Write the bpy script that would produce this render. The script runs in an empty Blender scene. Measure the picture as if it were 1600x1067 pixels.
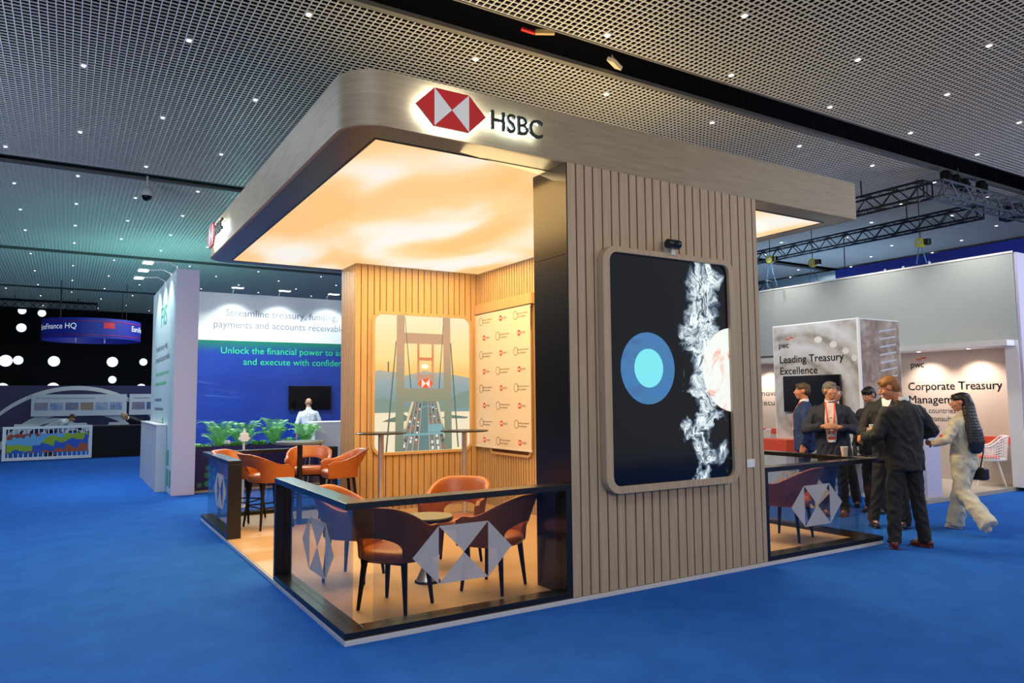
import bpy, math, random
from mathutils import Vector, Matrix, Euler
from mathutils.bvhtree import BVHTree
random.seed(7)
PI = math.pi
SC = bpy.context.scene
COL = SC.collection

# ------------------------------------------------------------------ camera
cam_d = bpy.data.cameras.new('camera')
cam = bpy.data.objects.new('camera', cam_d)
COL.objects.link(cam)
SC.camera = cam
F_PX, YAW, PITCH, ROLL = 1134.711, math.radians(31.517), math.radians(4.447), math.radians(-0.514)
fw = Vector((math.sin(YAW) * math.cos(PITCH), math.cos(YAW) * math.cos(PITCH), math.sin(PITCH)))
rt = Vector((math.cos(YAW), -math.sin(YAW), 0))
up = rt.cross(fw)
r2 = math.cos(ROLL) * rt + math.sin(ROLL) * up
u2 = -math.sin(ROLL) * rt + math.cos(ROLL) * up
cam.matrix_world = Matrix(((r2.x, u2.x, -fw.x, -1.6115), (r2.y, u2.y, -fw.y, -4.7618), (r2.z, u2.z, -fw.z, 1.62), (0, 0, 0, 1)))
cam_d.sensor_width = 36
cam_d.lens = F_PX / 1600 * 36
cam_d.clip_end = 200

# ------------------------------------------------------------------ world, exposure, hall light
W = bpy.data.worlds.new('hall_ambient')
SC.world = W
W.use_nodes = True
W.node_tree.nodes['Background'].inputs[0].default_value = (0.80, 0.86, 1.0, 1)
W.node_tree.nodes['Background'].inputs[1].default_value = 0.42
SC.view_settings.view_transform = 'Standard'
SC.view_settings.look = 'None'
SC.view_settings.gamma = 1
SC.view_settings.use_curve_mapping = False
SC.view_settings.exposure = 0.0


def lamp(kind, loc, energy, color, target=None, **kw):
    l = bpy.data.lights.new('lamp', kind)
    l.energy = energy
    l.color = color
    for a, b in kw.items():
        setattr(l, a, b)
    o = bpy.data.objects.new('lamp', l)
    COL.objects.link(o)
    o.location = loc
    if target is not None:
        d = Vector(target) - Vector(loc)
        o.rotation_euler = d.to_track_quat('-Z', 'Y').to_euler()
    return o


# broad light of the hall's downlights
for (x, y) in ((-2, -3), (-3, 5), (-3, 13), (9, -4), (13, -3), (7, 14), (2, 22), (17, 8)):
    lamp('AREA', (x, y, 5.4), 220 if y > 20 else 165, (0.86, 0.92, 1.0), (x, y, 0), shape='SQUARE', size=3.0)
# added unseen lamps without fixtures, to brighten the ceiling grid from below
lamp('AREA', (3.0, 1.6, 4.06), 165, (1.0, 0.74, 0.36), (3.2, 0.6, 6), shape='RECTANGLE', size=4.5, size_y=2.6)
lamp('AREA', (3.2, -7.5, 3.2), 150, (1.0, 0.76, 0.42), (3.6, -1.0, 6.5), shape='SQUARE', size=2.0)
lamp('AREA', (-5.0, 3.5, 2.6), 170, (0.62, 0.78, 1.0), (-3.0, 6.0, 6.5), shape='SQUARE', size=2.0)
lamp('AREA', (0.5, 14.5, 3.6), 110, (0.30, 0.95, 0.86), (-0.5, 16.0, 6.5), shape='RECTANGLE', size=2.0, size_y=3.0)
lamp('AREA', (13.2, -2.5, 2.8), 150, (0.70, 0.78, 1.0), (11.0, 0.0, 6.5), shape='SQUARE', size=2.0)
lamp('AREA', (14.5, 8.0, 2.4), 260, (0.42, 0.68, 1.0), (13.0, 9.0, 6.5), shape='RECTANGLE', size=2.0, size_y=6.0)
# printed light ceiling of the stand
lamp('AREA', (1.0, 2.9, 3.53), 130, (1.0, 0.60, 0.20), (1.0, 2.9, 0), shape='RECTANGLE', size=1.4, size_y=5.0)
lamp('AREA', (2.8, 2.8, 3.53), 150, (1.0, 0.60, 0.20), (2.8, 2.8, 0), shape='RECTANGLE', size=1.8, size_y=4.2)
lamp('AREA', (5.0, 2.0, 3.53), 190, (1.0, 0.74, 0.42), (5.0, 2.0, 0), shape='RECTANGLE', size=1.0, size_y=3.2)


# ------------------------------------------------------------------ materials
def mat(name, color, rough=0.6, metal=0.0, spec=0.5, emit=None, strength=0.0):
    m = bpy.data.materials.new(name)
    m.use_nodes = True
    b = m.node_tree.nodes['Principled BSDF']
    b.inputs['Base Color'].default_value = (*color, 1)
    b.inputs['Roughness'].default_value = rough
    b.inputs['Metallic'].default_value = metal
    b.inputs['Specular IOR Level'].default_value = spec
    if emit:
        b.inputs['Emission Color'].default_value = (*emit, 1)
        b.inputs['Emission Strength'].default_value = strength
    return m


class NT:
    """small node-tree helper"""

    def __init__(s, m):
        s.m = m
        s.t = m.node_tree
        s.b = s.t.nodes.get('Principled BSDF')

    def n(s, typ, **kw):
        q = s.t.nodes.new(typ)
        for a, b in kw.items():
            if a.startswith('_'):
                q.inputs[a[1:].replace('__', ' ')].default_value = b
            else:
                setattr(q, a, b)
        return q

    def l(s, a, b):
        s.t.links.new(a, b)

    def coord(s, scale=(1, 1, 1), loc=(0, 0, 0)):
        c = s.n('ShaderNodeTexCoord')
        mp = s.n('ShaderNodeMapping')
        mp.inputs['Scale'].default_value = scale
        mp.inputs['Location'].default_value = loc
        s.l(c.outputs['Object'], mp.inputs['Vector'])
        return mp.outputs['Vector']

    def noise(s, vec, scale, detail=4, rough=0.5, dist=0.0):
        q = s.n('ShaderNodeTexNoise')
        q.inputs['Scale'].default_value = scale
        q.inputs['Detail'].default_value = detail
        q.inputs['Roughness'].default_value = rough
        q.inputs['Distortion'].default_value = dist
        s.l(vec, q.inputs['Vector'])
        return q.outputs['Fac']

    def ramp(s, fac, stops, interp='LINEAR'):
        q = s.n('ShaderNodeValToRGB')
        q.color_ramp.interpolation = interp
        e = q.color_ramp.elements
        while len(e) > 1:
            e.remove(e[-1])
        e[0].position = stops[0][0]
        e[0].color = (*stops[0][1], 1)
        for p, c in stops[1:]:
            k = e.new(p)
            k.color = (*c, 1)
        s.l(fac, q.inputs['Fac'])
        return q.outputs['Color']

    def math(s, op, a, b=None, c=None, clamp=False):
        q = s.n('ShaderNodeMath', operation=op, use_clamp=clamp)
        for i, v in enumerate((a, b, c)):
            if v is None:
                continue
            if isinstance(v, (int, float)):
                q.inputs[i].default_value = v
            else:
                s.l(v, q.inputs[i])
        return q.outputs[0]

    def mix(s, fac, a, b, blend='MIX'):
        q = s.n('ShaderNodeMix', data_type='RGBA', blend_type=blend)
        for i, v in ((0, fac), (6, a), (7, b)):
            if isinstance(v, (int, float)):
                q.inputs[i].default_value = v
            elif isinstance(v, tuple):
                q.inputs[i].default_value = (*v, 1)
            else:
                s.l(v, q.inputs[i])
        return q.outputs[2]

    def bump(s, h, strength, dist=0.01):
        q = s.n('ShaderNodeBump')
        q.inputs['Strength'].default_value = strength
        q.inputs['Distance'].default_value = dist
        s.l(h, q.inputs['Height'])
        s.l(q.outputs['Normal'], s.b.inputs['Normal'])


def noisy(name, c1, c2, scale, rough=0.6, bump=0.0, stretch=(1, 1, 1), detail=5, **kw):
    m = mat(name, c1, rough, **kw)
    t = NT(m)
    f = t.noise(t.coord(stretch), scale, detail, 0.6)
    t.l(t.ramp(f, [(0.3, c1), (0.7, c2)]), t.b.inputs['Base Color'])
    if bump:
        t.bump(f, bump)
    return m


M = {}
M['carpet'] = noisy('blue carpet', (0.014, 0.105, 0.44), (0.021, 0.135, 0.53), 3.0, 0.95, 0, detail=10, spec=0.1)
t = NT(M['carpet'])
f2 = t.noise(t.coord(), 420, 2)
t.bump(f2, 0.35, 0.004)
M['oak'] = noisy('oak slats', (0.40, 0.30, 0.195), (0.52, 0.40, 0.27), 6, 0.55, 0.05, (6, 6, 0.35))
M['oak_in'] = noisy('honey oak slats', (0.44, 0.285, 0.145), (0.56, 0.38, 0.20), 6, 0.5, 0.05, (6, 6, 0.35))
M['oak_h'] = noisy('oak laminate boards', (0.26, 0.205, 0.13), (0.36, 0.29, 0.19), 5, 0.5, 0.03, (0.5, 0.5, 7))
M['groove'] = mat('dark groove', (0.05, 0.04, 0.03), 0.8)
M['floor_wood'] = noisy('beige plank floor', (0.52, 0.33, 0.155), (0.60, 0.39, 0.19), 4, 0.5, 0.02, (0.4, 5, 1))
M['black'] = mat('black laminate', (0.012, 0.012, 0.014), 0.25)
M['black_m'] = mat('matt black', (0.010, 0.010, 0.011), 0.7, spec=0.2)
M['soffit'] = mat('dark satin soffit', (0.06, 0.062, 0.05), 0.30)
M['white'] = mat('white paint', (0.86, 0.86, 0.86), 0.5)
M['edge'] = mat('silver grey edge', (0.62, 0.63, 0.65), 0.4)
M['grey_w'] = mat('grey white panel', (0.62, 0.63, 0.63), 0.45)
M['lav'] = mat('lavender white panel', (0.60, 0.56, 0.68), 0.5)
M['chrome'] = mat('brushed steel', (0.74, 0.68, 0.60), 0.36, 1.0)
M['leather'] = noisy('tan leather', (0.33, 0.085, 0.014), (0.40, 0.11, 0.02), 9, 0.36, 0.05)
M['leather_shade'] = noisy('tan leather shaded outer', (0.18, 0.066, 0.024), (0.22, 0.08, 0.03), 9, 0.6, 0.05, spec=0.25)  # darker tan: shade on the chairs' outer faces put into the colour
M['red'] = mat('signal red', (0.62, 0.02, 0.025), 0.4)
M['redo'] = mat('orange red', (0.70, 0.07, 0.02), 0.5)
M['txt'] = mat('charcoal lettering', (0.018, 0.024, 0.024), 0.4)
M['txtg'] = mat('grey lettering', (0.18, 0.20, 0.26), 0.5)
M['txtgreen'] = mat('green lettering', (0.03, 0.62, 0.20), 0.5)
M['txtw'] = mat('white lettering', (0.85, 0.88, 0.92), 0.5, emit=(.8, .85, .9), strength=.5)  # faint glow added so the printed letters look brighter
M['bar'] = mat('ceiling grid metal', (0.72, 0.70, 0.66), 0.45, 0.2)
M['void'] = mat('black void', (0.004, 0.004, 0.005), 0.9, spec=0.05)
M['gloss'] = mat('glossy screen black', (0.003, 0.003, 0.004), 0.12, spec=0.25)
M['green'] = noisy('fern leaf', (0.10, 0.46, 0.04), (0.20, 0.62, 0.08), 12, 0.5)
M['green2'] = noisy('palm leaf', (0.12, 0.46, 0.08), (0.26, 0.66, 0.18), 12, 0.45)
M['paper'] = mat('paper cup', (0.75, 0.62, 0.50), 0.6)
M['gold'] = mat('brass', (0.65, 0.45, 0.18), 0.3, 1.0)
M['white_e'] = mat('white led', (1, 1, 1), 0.5, emit=(0.80, 1.0, 0.98), strength=30)
M['lampface'] = mat('lamp face', (1, 1, 1), 0.5, emit=(0.95, 1.0, 0.98), strength=6)
M['down'] = mat('downlight lens', (1, 1, 1), 0.5, emit=(1.0, 0.97, 0.88), strength=4.5)
M['disc'] = mat('round light face', (1, 1, 1), 0.5, emit=(0.82, 0.93, 1.0), strength=1.15)
M['truss'] = mat('black truss tube', (0.02, 0.02, 0.022), 0.35, 0.4)
M['hoist'] = mat('yellow hoist', (0.55, 0.60, 0.03), 0.4)
M['blue_p'] = mat('blue panel', (0.01, 0.03, 0.40), 0.5)
M['purple'] = mat('deep purple panel', (0.018, 0.010, 0.075), 0.5)
M['pgrey'] = mat('pale grey panel', (0.56, 0.60, 0.63), 0.5)

m = M['glass'] = bpy.data.materials.new('clear glass')
m.use_nodes = True
t = NT(m)
t.t.nodes.remove(t.b)
out = t.t.nodes['Material Output']
tr = t.n('ShaderNodeBsdfTransparent')
tr.inputs['Color'].default_value = (0.86, 0.87, 0.88, 1)
gl = t.n('ShaderNodeBsdfGlossy')
gl.inputs['Roughness'].default_value = 0.01
fr = t.n('ShaderNodeLayerWeight')
fr.inputs['Blend'].default_value = 0.5
mx = t.n('ShaderNodeMixShader')
t.l(t.math('MULTIPLY_ADD', t.math('POWER', fr.outputs['Facing'], 3.5), 0.6, 0.03), mx.inputs[0])
t.l(tr.outputs[0], mx.inputs[1])
t.l(gl.outputs[0], mx.inputs[2])
t.l(mx.outputs[0], out.inputs['Surface'])

m = M['frost'] = bpy.data.materials.new('frosted vinyl')
m.use_nodes = True
t = NT(m)
t.b.inputs['Base Color'].default_value = (0.55, 0.55, 0.58, 1)
t.b.inputs['Roughness'].default_value = 0.6
tr = t.n('ShaderNodeBsdfTransparent')
mx = t.n('ShaderNodeMixShader')
mx.inputs[0].default_value = 0.72
t.l(tr.outputs[0], mx.inputs[1])
t.l(t.b.outputs[0], mx.inputs[2])
t.l(mx.outputs[0], t.t.nodes['Material Output'].inputs['Surface'])

# printed, backlit cloud ceiling (gives off light)
m = M['cloud'] = mat('backlit cloud print', (0, 0, 0), 0.6)
t = NT(m)
v = t.coord((0.62, 0.27, 1), (0.35, 0.2, 0))
nz = t.noise(v, 1.5, 2, 0.4, 0.4)
c = t.ramp(nz, [(0.36, (1.0, 0.58, 0.225)), (0.47, (1.0, 0.68, 0.34)), (0.56, (1.0, 0.87, 0.68)), (0.63, (0.95, 0.92, 0.87))])
t.l(c, t.b.inputs['Emission Color'])
t.b.inputs['Emission Strength'].default_value = 0.97
t.b.inputs['Base Color'].default_value = (0.02, 0.02, 0.02, 1)


def emissive(name, c, s=1.0):
    return mat(name, (0.01, 0.01, 0.01), 0.5, emit=c, strength=s)


# ------------------------------------------------------------------ mesh builder
class MB:
    def __init__(s):
        s.v, s.f, s.m = [], [], []

    def add(s, vs, fs, mi=0):
        k = len(s.v)
        s.v += [tuple(p) for p in vs]
        s.f += [tuple(i + k for i in q) for q in fs]
        s.m += [mi] * len(fs)
        return s

    def box(s, x0, x1, y0, y1, z0, z1, mi=0):
        vs = [(x, y, z) for z in (z0, z1) for y in (y0, y1) for x in (x0, x1)]
        return s.add(vs, [(0, 2, 3, 1), (4, 5, 7, 6), (0, 1, 5, 4), (2, 6, 7, 3), (0, 4, 6, 2), (1, 3, 7, 5)], mi)

    def obox(s, mtx, sx, sy, sz, mi=0):
        vs = [mtx @ Vector((x * sx / 2, y * sy / 2, z * sz / 2)) for z in (-1, 1) for y in (-1, 1) for x in (-1, 1)]
        return s.add(vs, [(0, 2, 3, 1), (4, 5, 7, 6), (0, 1, 5, 4), (2, 6, 7, 3), (0, 4, 6, 2), (1, 3, 7, 5)], mi)

    def cyl(s, p0, p1, r0, r1=None, n=12, mi=0):
        r1 = r0 if r1 is None else r1
        p0, p1 = Vector(p0), Vector(p1)
        d = (p1 - p0).normalized()
        a = d.orthogonal().normalized()
        b = d.cross(a)
        vs = []
        for p, r in ((p0, r0), (p1, r1)):
            vs += [p + r * (math.cos(2 * PI * i / n) * a + math.sin(2 * PI * i / n) * b) for i in range(n)]
        fs = [(i, (i + 1) % n, n + (i + 1) % n, n + i) for i in range(n)]
        fs += [tuple(range(n - 1, -1, -1)), tuple(range(n, 2 * n))]
        return s.add(vs, fs, mi)

    def tube(s, path, r, n=8, mi=0, closed=False):
        P = [Vector(p) for p in path]
        vs, fs = [], []
        N = len(P)
        a = None
        for i, p in enumerate(P):
            d = (P[(i + 1) % N] - P[i - 1]) if (closed or 0 < i < N - 1) else (P[1] - P[0] if i == 0 else P[-1] - P[-2])
            d.normalize()
            a = d.orthogonal() if a is None else a - d * a.dot(d)
            a.normalize()
            b = d.cross(a)
            rr = r[i] if isinstance(r, (list, tuple)) else r
            vs += [p + rr * (math.cos(2 * PI * k / n) * a + math.sin(2 * PI * k / n) * b) for k in range(n)]
        for i in range(N if closed else N - 1):
            j = (i + 1) % N
            fs += [(i * n + k, i * n + (k + 1) % n, j * n + (k + 1) % n, j * n + k) for k in range(n)]
        if not closed:
            fs += [tuple(range(n - 1, -1, -1)), tuple((N - 1) * n + k for k in range(n))]
        return s.add(vs, fs, mi)

    def lathe(s, prof, c=(0, 0, 0), n=32, mi=0):
        c = Vector(c)
        vs, fs = [], []
        for r, z in prof:
            vs += [c + Vector((r * math.cos(2 * PI * k / n), r * math.sin(2 * PI * k / n), z)) for k in range(n)]
        for i in range(len(prof) - 1):
            fs += [(i * n + k, i * n + (k + 1) % n, (i + 1) * n + (k + 1) % n, (i + 1) * n + k) for k in range(n)]
        fs += [tuple(range(n - 1, -1, -1)), tuple((len(prof) - 1) * n + k for k in range(n))]
        return s.add(vs, fs, mi)

    def sphere(s, c, r, n=16, mi=0, rot=None):
        c = Vector(c)
        r = Vector((r, r, r)) if isinstance(r, (int, float)) else Vector(r)
        rows = n // 2
        vs = []
        for i in range(rows + 1):
            th = PI * i / rows
            for k in range(n):
                p = Vector((math.sin(th) * math.cos(2 * PI * k / n) * r.x, math.sin(th) * math.sin(2 * PI * k / n) * r.y, math.cos(th) * r.z))
                if rot:
                    p = rot @ p
                vs.append(c + p)
        fs = [(i * n + k, (i + 1) * n + k, (i + 1) * n + (k + 1) % n, i * n + (k + 1) % n) for i in range(rows) for k in range(n)]
        return s.add(vs, fs, mi)

    def cap(s, p0, p1, r0, r1=None, n=12, mi=0):
        """tapered capsule"""
        r1 = r0 if r1 is None else r1
        s.sphere(p0, r0, n, mi)
        s.sphere(p1, r1, n, mi)
        return s.cyl(p0, p1, r0, r1, n, mi)

    def loft(s, rings, n=24, mi=0):
        """rings of (z, cx, cy, rx, ry)"""
        vs, fs = [], []
        for z, cx, cy, rx, ry in rings:
            for k in range(n):
                a = 2 * PI * k / n
                ca, sa = math.cos(a), math.sin(a)
                vs.append((cx + rx * math.copysign(abs(ca) ** 0.85, ca), cy + ry * math.copysign(abs(sa) ** 0.85, sa), z))
        for i in range(len(rings) - 1):
            fs += [(i * n + k, i * n + (k + 1) % n, (i + 1) * n + (k + 1) % n, (i + 1) * n + k) for k in range(n)]
        fs += [tuple(range(n - 1, -1, -1)), tuple((len(rings) - 1) * n + k for k in range(n))]
        return s.add(vs, fs, mi)

    def prism(s, poly, depth, o, xd, yd, mi=0):
        """extrude a 2-D outline by depth along xd x yd"""
        o, xd, yd = Vector(o), Vector(xd), Vector(yd)
        nd = xd.cross(yd)
        n = len(poly)
        vs = [o + xd * x + yd * y for x, y in poly] + [o + xd * x + yd * y + nd * depth for x, y in poly]
        fs = [tuple(range(n - 1, -1, -1)), tuple(range(n, 2 * n))]
        fs += [(i, (i + 1) % n, n + (i + 1) % n, n + i) for i in range(n)]
        return s.add(vs, fs, mi)

    def frame(s, outer, inner, depth, o, xd, yd, mi=0):
        """ring between two outlines with the same point count"""
        o, xd, yd = Vector(o), Vector(xd), Vector(yd)
        nd = xd.cross(yd)
        n = len(outer)
        P = lambda q, d: o + xd * q[0] + yd * q[1] + nd * d
        vs = [P(q, 0) for q in outer] + [P(q, 0) for q in inner] + [P(q, depth) for q in outer] + [P(q, depth) for q in inner]
        fs = []
        for i in range(n):
            j = (i + 1) % n
            fs += [(i, n + i, n + j, j), (2 * n + i, 2 * n + j, 3 * n + j, 3 * n + i), (i, j, 2 * n + j, 2 * n + i), (n + i, 3 * n + i, 3 * n + j, n + j)]
        return s.add(vs, fs, mi)

    def data(s, name, mats, smooth=None):
        me = bpy.data.meshes.new(name)
        me.from_pydata(s.v, [], s.f)
        for q in (mats if isinstance(mats, (list, tuple)) else [mats]):
            me.materials.append(M[q] if isinstance(q, str) else q)
        me.polygons.foreach_set('material_index', s.m)
        if smooth:
            me.polygons.foreach_set('use_smooth', [True] * len(me.polygons))
            me.set_sharp_from_angle(angle=math.radians(smooth))
        me.update()
        return me

    def build(s, name, mats, parent=None, smooth=None, bevel=0.0):
        if parent is not None and parent.get('_o') is not None:
            ox, oy, oz = parent['_o']
            s.v = [(x - ox, y - oy, z - oz) for x, y, z in s.v]
        o = bpy.data.objects.new(name, s.data(name, mats, smooth))
        COL.objects.link(o)
        if parent is not None:
            o.parent = parent
            if parent.get('_o') is not None:
                o['_o'] = parent['_o']
        if bevel:
            b = o.modifiers.new('bevel', 'BEVEL')
            b.width = bevel
            b.segments = 2
            b.limit_method = 'ANGLE'
        return o


def thing(name, label, cat, loc=(0, 0, 0), group=None):
    """an Empty at the thing's base; meshes given it as parent are written in world coordinates"""
    o = bpy.data.objects.new(name, None)
    COL.objects.link(o)
    o.empty_display_size = 0.1
    o.location = loc
    o['label'] = label
    o['category'] = cat
    if group:
        o['group'] = group
    o['_o'] = tuple(float(x) for x in loc)
    return o


def tag(o, label, cat, group=None):
    o['label'] = label
    o['category'] = cat
    if group:
        o['group'] = group
    return o


def struct(o):
    o['kind'] = 'structure'
    return o


def copy_tree(o, parent=None):
    c = o.copy()
    COL.objects.link(c)
    if parent is not None:
        c.parent = parent
    for ch in list(o.children):
        copy_tree(ch, c)
    return c


def rrect(x0, x1, y0, y1, r, n=6):
    pts = []
    for cx, cy, a0 in ((x1 - r, y1 - r, 0), (x0 + r, y1 - r, 90), (x0 + r, y0 + r, 180), (x1 - r, y0 + r, 270)):
        for i in range(n + 1):
            a = math.radians(a0 + 90 * i / n)
            pts.append((cx + r * math.cos(a), cy + r * math.sin(a)))
    return pts


def text_mb(body, o, xd, yd, height=None, width=None, depth=0.002, align='LEFT', mb=None, mi=0, warp=None, bold=0.0, spacing=1.0):
    """lettering as mesh: height is the cap height, width (if given) the full width"""
    cu = bpy.data.curves.new('text', 'FONT')
    cu.body = body
    cu.size = 1
    cu.extrude = 0
    cu.offset = bold
    cu.space_character = spacing
    cu.resolution_u = 3
    tmp = bpy.data.objects.new('text', cu)
    COL.objects.link(tmp)
    dg = bpy.context.evaluated_depsgraph_get()
    me = bpy.data.meshes.new_from_object(tmp.evaluated_get(dg))
    bpy.data.objects.remove(tmp)
    V = [v.co.copy() for v in me.vertices]
    F = [tuple(p.vertices) for p in me.polygons]
    bpy.data.meshes.remove(me)
    bpy.data.curves.remove(cu)
    mb = mb or MB()
    if not V:
        return mb
    x0, x1 = min(v.x for v in V), max(v.x for v in V)
    sy = height / 0.729
    sx = (width / (x1 - x0)) if width else sy
    off = {'LEFT': x0, 'CENTER': (x0 + x1) / 2, 'RIGHT': x1}[align]
    o, xd, yd = Vector(o), Vector(xd), Vector(yd)
    nd = xd.cross(yd)
    if warp:
        pts = [warp((v.x - off) * sx, v.y * sy, 0) for v in V]
        mb.add(pts, F, mi)
        return mb
    n = len(V)
    top = [o + xd * ((v.x - off) * sx) + yd * (v.y * sy) + nd * depth for v in V]
    if depth > 0.004:
        bot = [p - nd * depth for p in top]
        from collections import Counter
        ed = Counter()
        for f in F:
            for a, b in zip(f, f[1:] + f[:1]):
                ed[(a, b)] += 1
        side = [(a, n + a, n + b, b) for (a, b) in ed if (b, a) not in ed]
        mb.add(top + bot, F + [tuple(n + i for i in reversed(f)) for f in F] + side, mi)
    else:
        mb.add(top, F, mi)
    return mb


X, Y, Z = Vector((1, 0, 0)), Vector((0, 1, 0)), Vector((0, 0, 1))

# ================================================================== THE HALL
HC = 5.57
struct(MB().box(-12, 34, -9, 33, -0.1, 0).build('floor', 'carpet'))
struct(MB().box(-12, 34, -9, 33, 6.5, 6.6).build('ceiling', 'void'))
PANELS = ((-5.5, 1.42), (1.95, 9.1), (9.48, 17.3), (17.6, 24.6), (24.9, 31.6))
GX0, GX1, CELL = -10.0, 32.0, 0.075
for (y0, y1) in PANELS:
    g = MB()
    k = int((GX1 - GX0) / CELL)
    for i in range(k + 1):
        x = GX0 + i * CELL
        g.box(x - .0043, x + .0043, y0, y1, HC, HC + .014)
    for j in range(int((y1 - y0) / CELL) + 1):
        y = y0 + j * CELL
        g.box(GX0, GX1, y - .0038, y + .0038, HC + .001, HC + .014)
    struct(g.build('ceiling', 'bar'))
    tr_ = MB()
    for y in (y0, y1):
        tr_.box(GX0, GX1, y - .012, y + (.07 if y == y0 else .012), HC - .008, HC + .04)
    struct(tr_.build('trim_1', mat('grey trim profile', (0.10, 0.095, 0.09), 0.6)))
# far walls
struct(MB().box(-12, 34, 31.8, 32.0, 0, 6.5).build('wall_back', 'black_m'))
struct(MB().box(31.0, 31.2, -9, 31.8, 0, 6.5).build('wall_right', mat('blue grey hall wall', (0.10, 0.16, 0.22), 0.8)))
struct(MB().box(-11, -10.8, -2, 31.8, 0, 6.5).build('wall_left', 'black_m'))
struct(MB().box(19.0, 19.4, 0.5, 31.8, 4.95, 5.5).build('trim_2', mat('grey soffit step', (0.22, 0.30, 0.32), 0.7)))
struct(MB().box(18.7, 19.0, 0.5, 31.8, 5.18, 5.5).build('trim_3', mat('grey soffit step', (0.30, 0.38, 0.40), 0.7)))
# hanger rods between the plenum and the grid edge
r = MB()
for i in range(20):
    r.cyl((0.9 + i * 0.78, 1.98, HC + .05), (0.9 + i * 0.78, 1.98, 6.5), .006, n=6)
struct(r.build('trim_4', 'truss'))

# downlights set into cells of the grid
dl = MB().box(-.034, .034, -.034, .034, -.004, .03).data('downlight', 'edge')
dl_lens = MB().box(-.018, .018, -.024, .024, -.012, -.005).data('lens', 'down')
rows = [0.18 - 1.03 * i for i in range(5)] + [1.2] + [2.4 + 1.25 * i for i in range(6)] + [9.84 + 1.05 * i for i in range(7)] + \
       [18.2 + 1.5 * i for i in range(5)] + [25.6 + 1.6 * i for i in range(4)]
rows.sort()
for j, y in enumerate(rows):
    for i in range(15):
        x = -3.55 + 1.95 * i + (0.98 if j % 2 else 0)
        # only what the frame can see
        d = Vector((x, y, HC)) - cam.matrix_world.translation
        zc = d.dot(fw)
        if zc < 1:
            continue
        px, py = 800 + F_PX * d.dot(r2) / zc, 533.5 - F_PX * d.dot(u2) / zc
        if not (-60 < px < 1660 and -60 < py < 560):
            continue
        xc = GX0 + (math.floor((x - GX0) / CELL) + .5) * CELL
        yb = [p for p in PANELS if p[0] - .2 <= y <= p[1] + .2]
        if not yb:
            continue
        yc = yb[0][0] + (math.floor((y - yb[0][0]) / CELL) + .5) * CELL
        o = bpy.data.objects.new('ceiling_downlight', dl)
        COL.objects.link(o)
        o.location = (xc, yc, HC)
        tag(o, 'small square white downlight set into the open cell grid ceiling', 'downlight', 'downlights in the grid ceiling')
        q = bpy.data.objects.new('lens', dl_lens)
        COL.objects.link(q)
        q.parent = o

# surveillance dome under the grid
t_ = thing('dome_camera', 'white dome security camera hanging from the ceiling slot', 'camera', (-.5, 9.44, HC))
MB().cyl((-.5, 9.44, HC + .05), (-.5, 9.44, HC - .17), .02).build('mount', 'grey_w', t_, 40)
MB().lathe([(.05, -.14), (.095, -.2), (.11, -.26), (.105, -.31)], (-.5, 9.44, HC)).build('housing', 'grey_w', t_, 40)
MB().sphere((-.5, 9.44, HC - .31), .088).build('dome_lens', 'gloss', t_, 60)

# fittings in the dark slot
t_ = thing('slot_floodlight', 'small cream floodlight tilted in the dark ceiling slot', 'lamp', (3.9, 1.90, HC + .1))
MB().obox(Matrix.Translation((3.9, 1.80, HC + .06)) @ Euler((.5, 0, .5)).to_matrix().to_4x4(), .26, .10, .05).build('housing', mat('cream metal', (.62, .52, .36), .5), t_, bevel=.006)
MB().cyl((3.9, 1.80, HC + .08), (3.93, 1.88, HC + .2), .012).build('bracket', 'edge', t_, 40)
t_ = thing('slot_speaker', 'cream bar fitting with red tag in the dark ceiling slot', 'fitting', (2.8, 1.75, HC + .2))
MB().obox(Matrix.Translation((2.86, 1.76, HC + .16)) @ Euler((.2, 0, -.5)).to_matrix().to_4x4(), .22, .07, .05).build('bar_fitting', mat('cream metal 2', (.5, .36, .18), .5), t_, bevel=.006)
MB().obox(Matrix.Translation((2.66, 1.80, HC + .14)) @ Euler((.1, .2, -.3)).to_matrix().to_4x4(), .16, .05, .03).build('red_tag', 'red', t_, bevel=.006)
MB().cyl((2.86, 1.76, HC + .2), (2.86, 1.76, 6.5), .01).build('hanger', 'truss', t_)

# ================================================================== THE STAND
ZP, ZR, ZF, ZT = 0.042, 0.928, 3.56, 3.97
XE, YE = 6.03, 5.97
P_ = thing('stand_platform', 'low stand platform with beige plank floor and silver edge', 'platform', (0, 0, 0))
MB().box(0, XE, 0, YE, 0, ZP - .006).build('edge', 'edge', P_, bevel=.003)
MB().box(.012, XE - .012, .012, YE - .012, ZP - .006, ZP).build('plank_floor', 'floor_wood', P_)


def slat_face(mb, o, xd, nd, width, z0, z1, pitch, gap, depth, seed=1, cut=None):
    """vertical slats over a width; cut=(u0,u1,z0,z1) leaves an opening"""
    rn = random.Random(seed)
    o, xd, nd = Vector(o), Vector(xd), Vector(nd)
    u = 0.0
    while u < width - .02:
        w = pitch * rn.choice((1, 1, 1, 1.12, .9)) - gap
        u1 = min(u + w, width)
        spans = [(z0, z1)]
        if cut and u1 > cut[0] and u < cut[1]:
            spans = [(z0, cut[2]), (cut[3], z1)]
        for a, b in spans:
            pts = [o + xd * uu + nd * dd + Z * zz for zz in (a, b) for dd in (0, depth) for uu in (u, u1)]
            mb.add(pts, [(0, 2, 3, 1), (4, 5, 7, 6), (0, 1, 5, 4), (2, 6, 7, 3), (0, 4, 6, 2), (1, 3, 7, 5)])
        u = u1 + gap


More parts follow.
